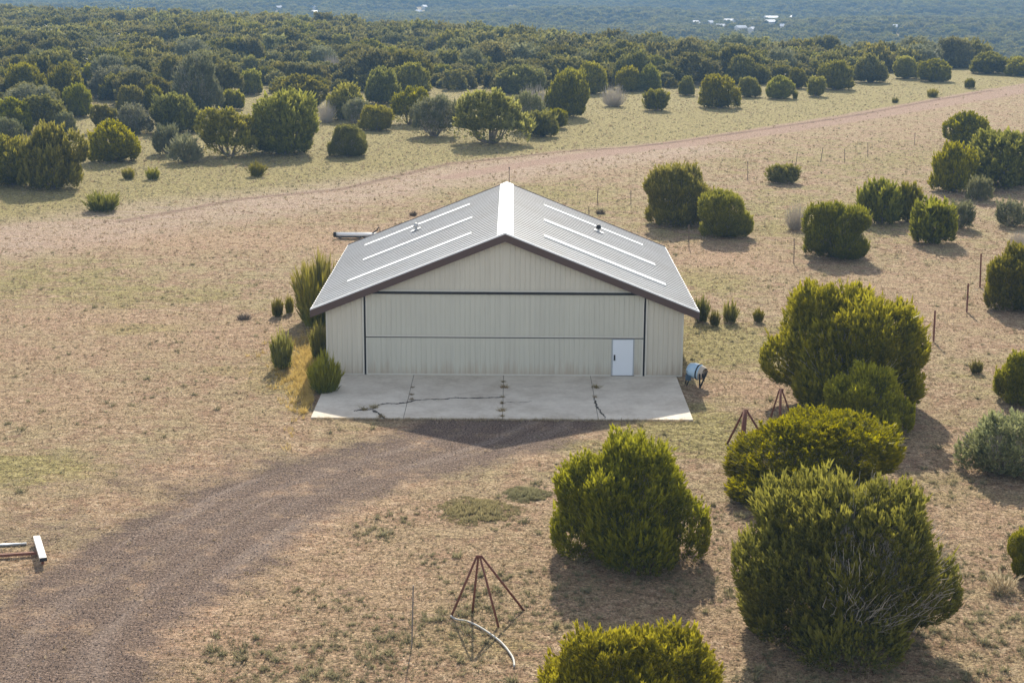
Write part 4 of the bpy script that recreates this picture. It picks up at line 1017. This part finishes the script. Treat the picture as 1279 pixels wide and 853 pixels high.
tag(link('edge_grass', me, m_straw), 'thin dry grass growing along the front edge of the apron', 'grass', kind='stuff')

# ------------------------------------------------------------------ posts
m_rust = plain('rusty steel', (.17, .065, .04), .85, var=.3, scale=12, dirt=(.08, .035, .025))
m_post = plain('weathered fence post', (.16, .12, .09), .85, var=.3, scale=10)
POSTS = [(934, 202, 934, 225, 'p', 'thin fence stake nearest the hangar in the row behind the ball shaped bush'), (990, 200, 988, 216, 'p', 'thin stake just right of the small round juniper in the field'),
         (996, 190, 993, 215, 'p', 'leaning thin stake above the small round juniper in the field'), (1028, 184, 1025, 203, 'p', 'leaning stake in the field right of the small round juniper'),
         (1055, 186, 1055, 203, 'p', 'short stake in the open field above the ragged upright bush'), (1084, 178, 1084, 197, 'p', 'stake in the open field left of the tallest distant stake'),
         (1143, 166, 1142, 182, 'p', 'stake farthest to the right in the open field'), (747, 235, 746, 254, 'p', 'stake behind the right roof slope nearer the ridge'),
         (788, 238, 788, 256, 'p', 'stake behind the right roof slope left of the adjoining junipers'), (735.5, 258, 735.5, 268, 'p', 'short dark stake peeping over the right roof slope'),
         (860.5, 281, 860.5, 309, 'p', 'stake in front of the two adjoining junipers'), (992, 298, 991.5, 330, 'p', 'stake left of the compact round juniper'),
         (1225.5, 317, 1224, 359, 'r', 'tallest and thickest rusty fence post at right'), (1209.5, 354, 1207.5, 390, 'r', 'rusty fence post in front of the thickest one'),
         (1168, 388, 1166, 427, 'r', 'rusty fence post nearest the tall dense juniper'), (474.5, 284, 474.5, 294, 'p', 'short dark post behind the roof beside the pale pipe'),
         (516.2, 731, 514.3, 808, 'g', 'thin upright steel rod left of the four legged tripod'), (1106, 320, 1106, 322, 'x', '')]
m_rod = plain('grey steel rod', (.22, .20, .18), .7, .3)
for (u0, v0, u1, v1, k, lab) in POSTS:
    if k == 'x': continue
    b0 = gnd(u1, v1); t0 = aty(u0, v0, b0[1]); r_ = {'p': .035, 'r': .055, 'g': .022}[k]
    q = MB(); L0 = Vector((0, 0, -.05)); L1 = Vector(t0-b0)
    if k == 'g': q.tube([L0, L1], r_, 8)
    else:      # T section post
        q.bar(L0, L1, r_*2, .014, (0, 1, 0)); q.bar(L0+Vector((0, r_*.8+.008, 0)), L1+Vector((0, r_*.8+.008, 0)), .014, r_*1.6, (0, 1, 0))
        if k == 'r':
            for i in range(8):
                c0 = L0.lerp(L1, .15+i*.1); q.box(c0.x-.02, c0.x+.02, c0.y-.03, c0.y-.009, c0.z-.012, c0.z+.012)
    o = q.build('fence_post' if k != 'g' else 'steel_rod', {'p': m_post, 'r': m_rust, 'g': m_rod}[k]); o.location = tuple(b0)
    tag(o, lab, 'post' if k != 'g' else 'rod', 'fence posts and stakes' if k != 'g' else None)
# mast behind the ridge
bz = np.array([.15, 21.2, 0]); tp = aty(634.5, 211, 21.2); ms = empty('antenna_mast', tuple(bz)); tag(ms, 'thin dark mast sticking up behind the far end of the white ridge', 'mast')
MB().tube([(0, 0, -.1), (0, 0, tp[2])], [.035, .025], 8).build('pole', m_post, ms)
MB().tube([(0, 0, tp[2]), (0, 0, tp[2]+.12)], .05, 8).build('tip', m_post, ms)

# ------------------------------------------------------------------ pole tripods
def legs(name, apex_uv, feet_uv, r_, label, yoff, thick=None, center=None):
    feet = [gnd(u, v) for u, v in feet_uv]; c0 = sum(feet)/len(feet)
    if center is not None: c0 = center
    ax = aty(*apex_uv, c0[1]+yoff)
    rt = empty(name, (c0[0], c0[1], 0)); tag(rt, label, 'tripod', 'rusty pole tripods')
    ap_ = Vector(ax-np.array([c0[0], c0[1], 0]))
    for i, f in enumerate(feet):
        ff = Vector((f[0]-c0[0], f[1]-c0[1], -.03)); rr = (thick or {}).get(i, r_)
        tgt = ap_ + (ff-ap_).normalized()*.02 + Vector((.05*(i-1), 0, 0))
        MB().tube([tgt, ff], [rr*.9, rr], 8).build('leg', m_rust, rt, True)
    MB().tube([ap_+Vector((-.08, 0, -.02)), ap_+Vector((.14, 0, -.02))], .05, 8).build('top_joint', m_rust, rt, True)
    return rt
legs('pole_tripod', (597.5, 694), [(563, 770), (590, 764), (623, 783), (655, 762)], .042, 'four legged rusty pole frame standing in the foreground beside the hose', 0)
g1 = gnd(908, 555); g2 = gnd(958, 548)
legs('pole_tripod', (931, 512), [(908, 554), (926, 566), (962, 560)], .055, 'rusty tripod with the thick middle leg at the broad low juniper\'s left end', 0, {1: .12})
legs('pole_tripod', (975, 486), [(960, 529), (974, 541), (993, 532)], .045, 'slimmer rusty tripod between the broad low juniper and the tall dense one', 0, {1: .07})
# hose / pipe curve on the ground
pts = [gnd(u, v, .06) for u, v in ((563, 769), (570, 773), (583, 775.5), (596, 781), (612, 791), (625, 801), (634, 811), (641, 822), (642.5, 832))]
def smooth_path(p, n=6):
    out = []; P4 = [Vector(q) for q in p]; P4 = [P4[0]*2-P4[1]]+P4+[P4[-1]*2-P4[-2]]
    for i in range(1, len(P4)-2):
        for k in range(n):
            t = k/n; a, b, c, d = P4[i-1:i+3]
            out.append(.5*((2*b)+(c-a)*t+(2*a-5*b+4*c-d)*t*t+(3*b-3*c+d-a)*t*t*t))
    return out+[P4[-2]]
sp = smooth_path(pts)
ho = MB().tube(sp, .036, 10).build('hose', plain('pale grey hose', (.40, .39, .35), .6, var=.1), None, True); tag(ho, 'pale grey hose curving over the ground from the four legged frame', 'hose')

# ------------------------------------------------------------------ beam and bars at the left edge
m_beamw = plain('worn white paint', (.70, .68, .64), .6, var=.08, dirt=(.45, .40, .34))
a0 = gnd(45.5, 668, .35); a1 = gnd(54, 697, .35); ctr = (a0+a1)/2
dr = empty('drag_frame', (ctr[0], ctr[1], 0)); tag(dr, 'frame with white crossbeam and rusty tow bar on the gravel at the left edge', 'frame')
v0, v1 = Vector(a0-ctr), Vector(a1-ctr); z_ = Vector((0, 0, .30)); v0 = Vector((v0.x, v0.y, .26)); v1 = Vector((v1.x, v1.y, .30))
MB().bar(v0, v1, .26, .13).build('crossbeam', m_beamw, dr, bevel=.01)
dd = (v1-v0).normalized()
MB().bar(v1-dd*.02, v1+dd*.03, .27, .14).build('end_plate', m_black, dr)
p0 = gnd(46, 694); p1 = gnd(-60, 701)
MB().bar(Vector((p0[0]-ctr[0], p0[1]-ctr[1], .12)), Vector((p1[0]-ctr[0], p1[1]-ctr[1], .10)), .12, .10).build('tow_bar', m_rust, dr)
for f in (.12, .88):
    q = v0.lerp(v1, f); MB().bar(Vector((q.x, q.y, -.02)), Vector((q.x, q.y, .24)), .09, .09).build('foot', m_rust, dr)
q0, q1 = gnd(-50, 683, .05), gnd(33, 679, .05)
pp = MB().tube([q0, q1], .055, 10).build('metal_pipe', plain('galvanised pipe', (.55, .56, .56), .4, .6), None, True); tag(pp, 'silver pipe lying on the ground above the rusty tow bar at the left edge', 'pipe')

# ------------------------------------------------------------------ pale pipe on blocks behind the hangar
a0 = gnd(420, 298.5); a1 = gnd(500, 297.5)
L = float(np.linalg.norm(a1-a0)); rt = empty('storage_rack', tuple(a0)); tag(rt, 'long pale pipe with black end resting on a low rack behind the left eave', 'rack')
MB().tube([(0, 0, .36), (L, 0, .36)], .13, 12).build('pipe', m_white, rt, True)
MB().tube([(-.02, .42, .40), (L, .42, .40)], .09, 12).build('pipe', m_beamw, rt, True)
MB().tube([(-.22, 0, .36), (.0, 0, .36)], .22, 12).build('end_cap', m_black, rt, True)
MB().box(0, L, -.1, .5, .12, .2).build('shade_slab', m_black, rt)  # black slab added to stand for the shadow beneath the pipes
for x in (.3, 1.9, 3.4): MB().box(x-.08, x+.08, -.15, .6, -.02, .12).build('block', m_post, rt)
MB().tube([(2.6, -.1, .2), (3.0, 0, .5), (3.35, .1, .75), (3.5, .1, 1.0)], .05, 8).build('handle_bar', m_black, rt, True)

# ------------------------------------------------------------------ drum mixer by the right wall
c0 = gnd(871, 484); mx_ = empty('drum_mixer', tuple(c0)); tag(mx_, 'pale blue drum mixer on a dark frame at the hangar\'s right front corner', 'mixer')
m_blue = plain('pale blue drum', (.42, .58, .70), .4, var=.1, dirt=(.62, .62, .58)); m_tan = plain('dried cement', (.52, .45, .36), .9, var=.3, scale=14)
ax = Vector((.78, -.55, -.12)).normalized(); cc = Vector((-.05, .35, .82))
def onax(t): return cc + ax*t
MB().tube([onax(-.50), onax(-.42), onax(-.15), onax(.20), onax(.30)], [.20, .34, .42, .42, .40], 20).build('drum', m_blue, mx_, True)
MB().tube([onax(.14), onax(.21)], [.445, .445], 20).build('ring_gear', m_black, mx_, True)
md = MB(); md.tube([onax(.30), onax(.42), onax(.52)], [.40, .37, .31], 20, cap=False); md.build('drum_mouth', m_tan, mx_, True)
MB().tube([onax(.31), onax(.33)], [.38, .38], 18).build('mouth_bottom', m_tan, mx_)
for k in range(3):
    a = k*2.1; pv = ax.cross(Vector((0, 0, 1))).normalized(); pw = ax.cross(pv)
    MB().bar(onax(.36)+(pv*math.cos(a)+pw*math.sin(a))*.05, onax(.40)+(pv*math.cos(a)+pw*math.sin(a))*.34, .10, .02).build('paddle', m_black, mx_)
pv = ax.cross(Vector((0, 0, 1))).normalized()
fx = onax(.45)
MB().tube([fx+pv*.44+Vector((0, 0, .05)), Vector((.12, -.12, .0))], .045, 8).build('front_leg', m_black, mx_, True)
MB().tube([fx-pv*.44+Vector((0, 0, .05)), Vector((.12, -.12, .0))], .045, 8).build('front_leg', m_black, mx_, True)
for sg in (1, -1):
    MB().tube([onax(-.35)+pv*sg*.35, Vector((-.55, .55+sg*.25, 0))], .035, 8).build('rear_leg', m_lock, mx_, True)
MB().box(-.62, -.34, .1, .42, .35, .62).build('motor_housing', plain('dark blue housing', (.04, .08, .12), .5), mx_, bevel=.02)
# ------------------------------------------------------------------ haze
hm = bpy.data.materials.new('haze'); hm.use_nodes = True; nt = hm.node_tree; nt.nodes.clear()
out = nt.nodes.new('ShaderNodeOutputMaterial'); pv_ = nt.nodes.new('ShaderNodeVolumePrincipled')
pv_.inputs['Color'].default_value = (0.27, 0.49, 0.78, 1); pv_.inputs['Density'].default_value = 0.00032; pv_.inputs['Anisotropy'].default_value = 0.0
nt.links.new(pv_.outputs[0], out.inputs['Volume'])
zmin = float(Z.min())-1.5
hz = MB().box(-2470, 2470, -310, 3690, zmin, 27).build('haze', hm); tag(hz, 'thin blue air haze over the far woods', 'haze', kind='stuff')
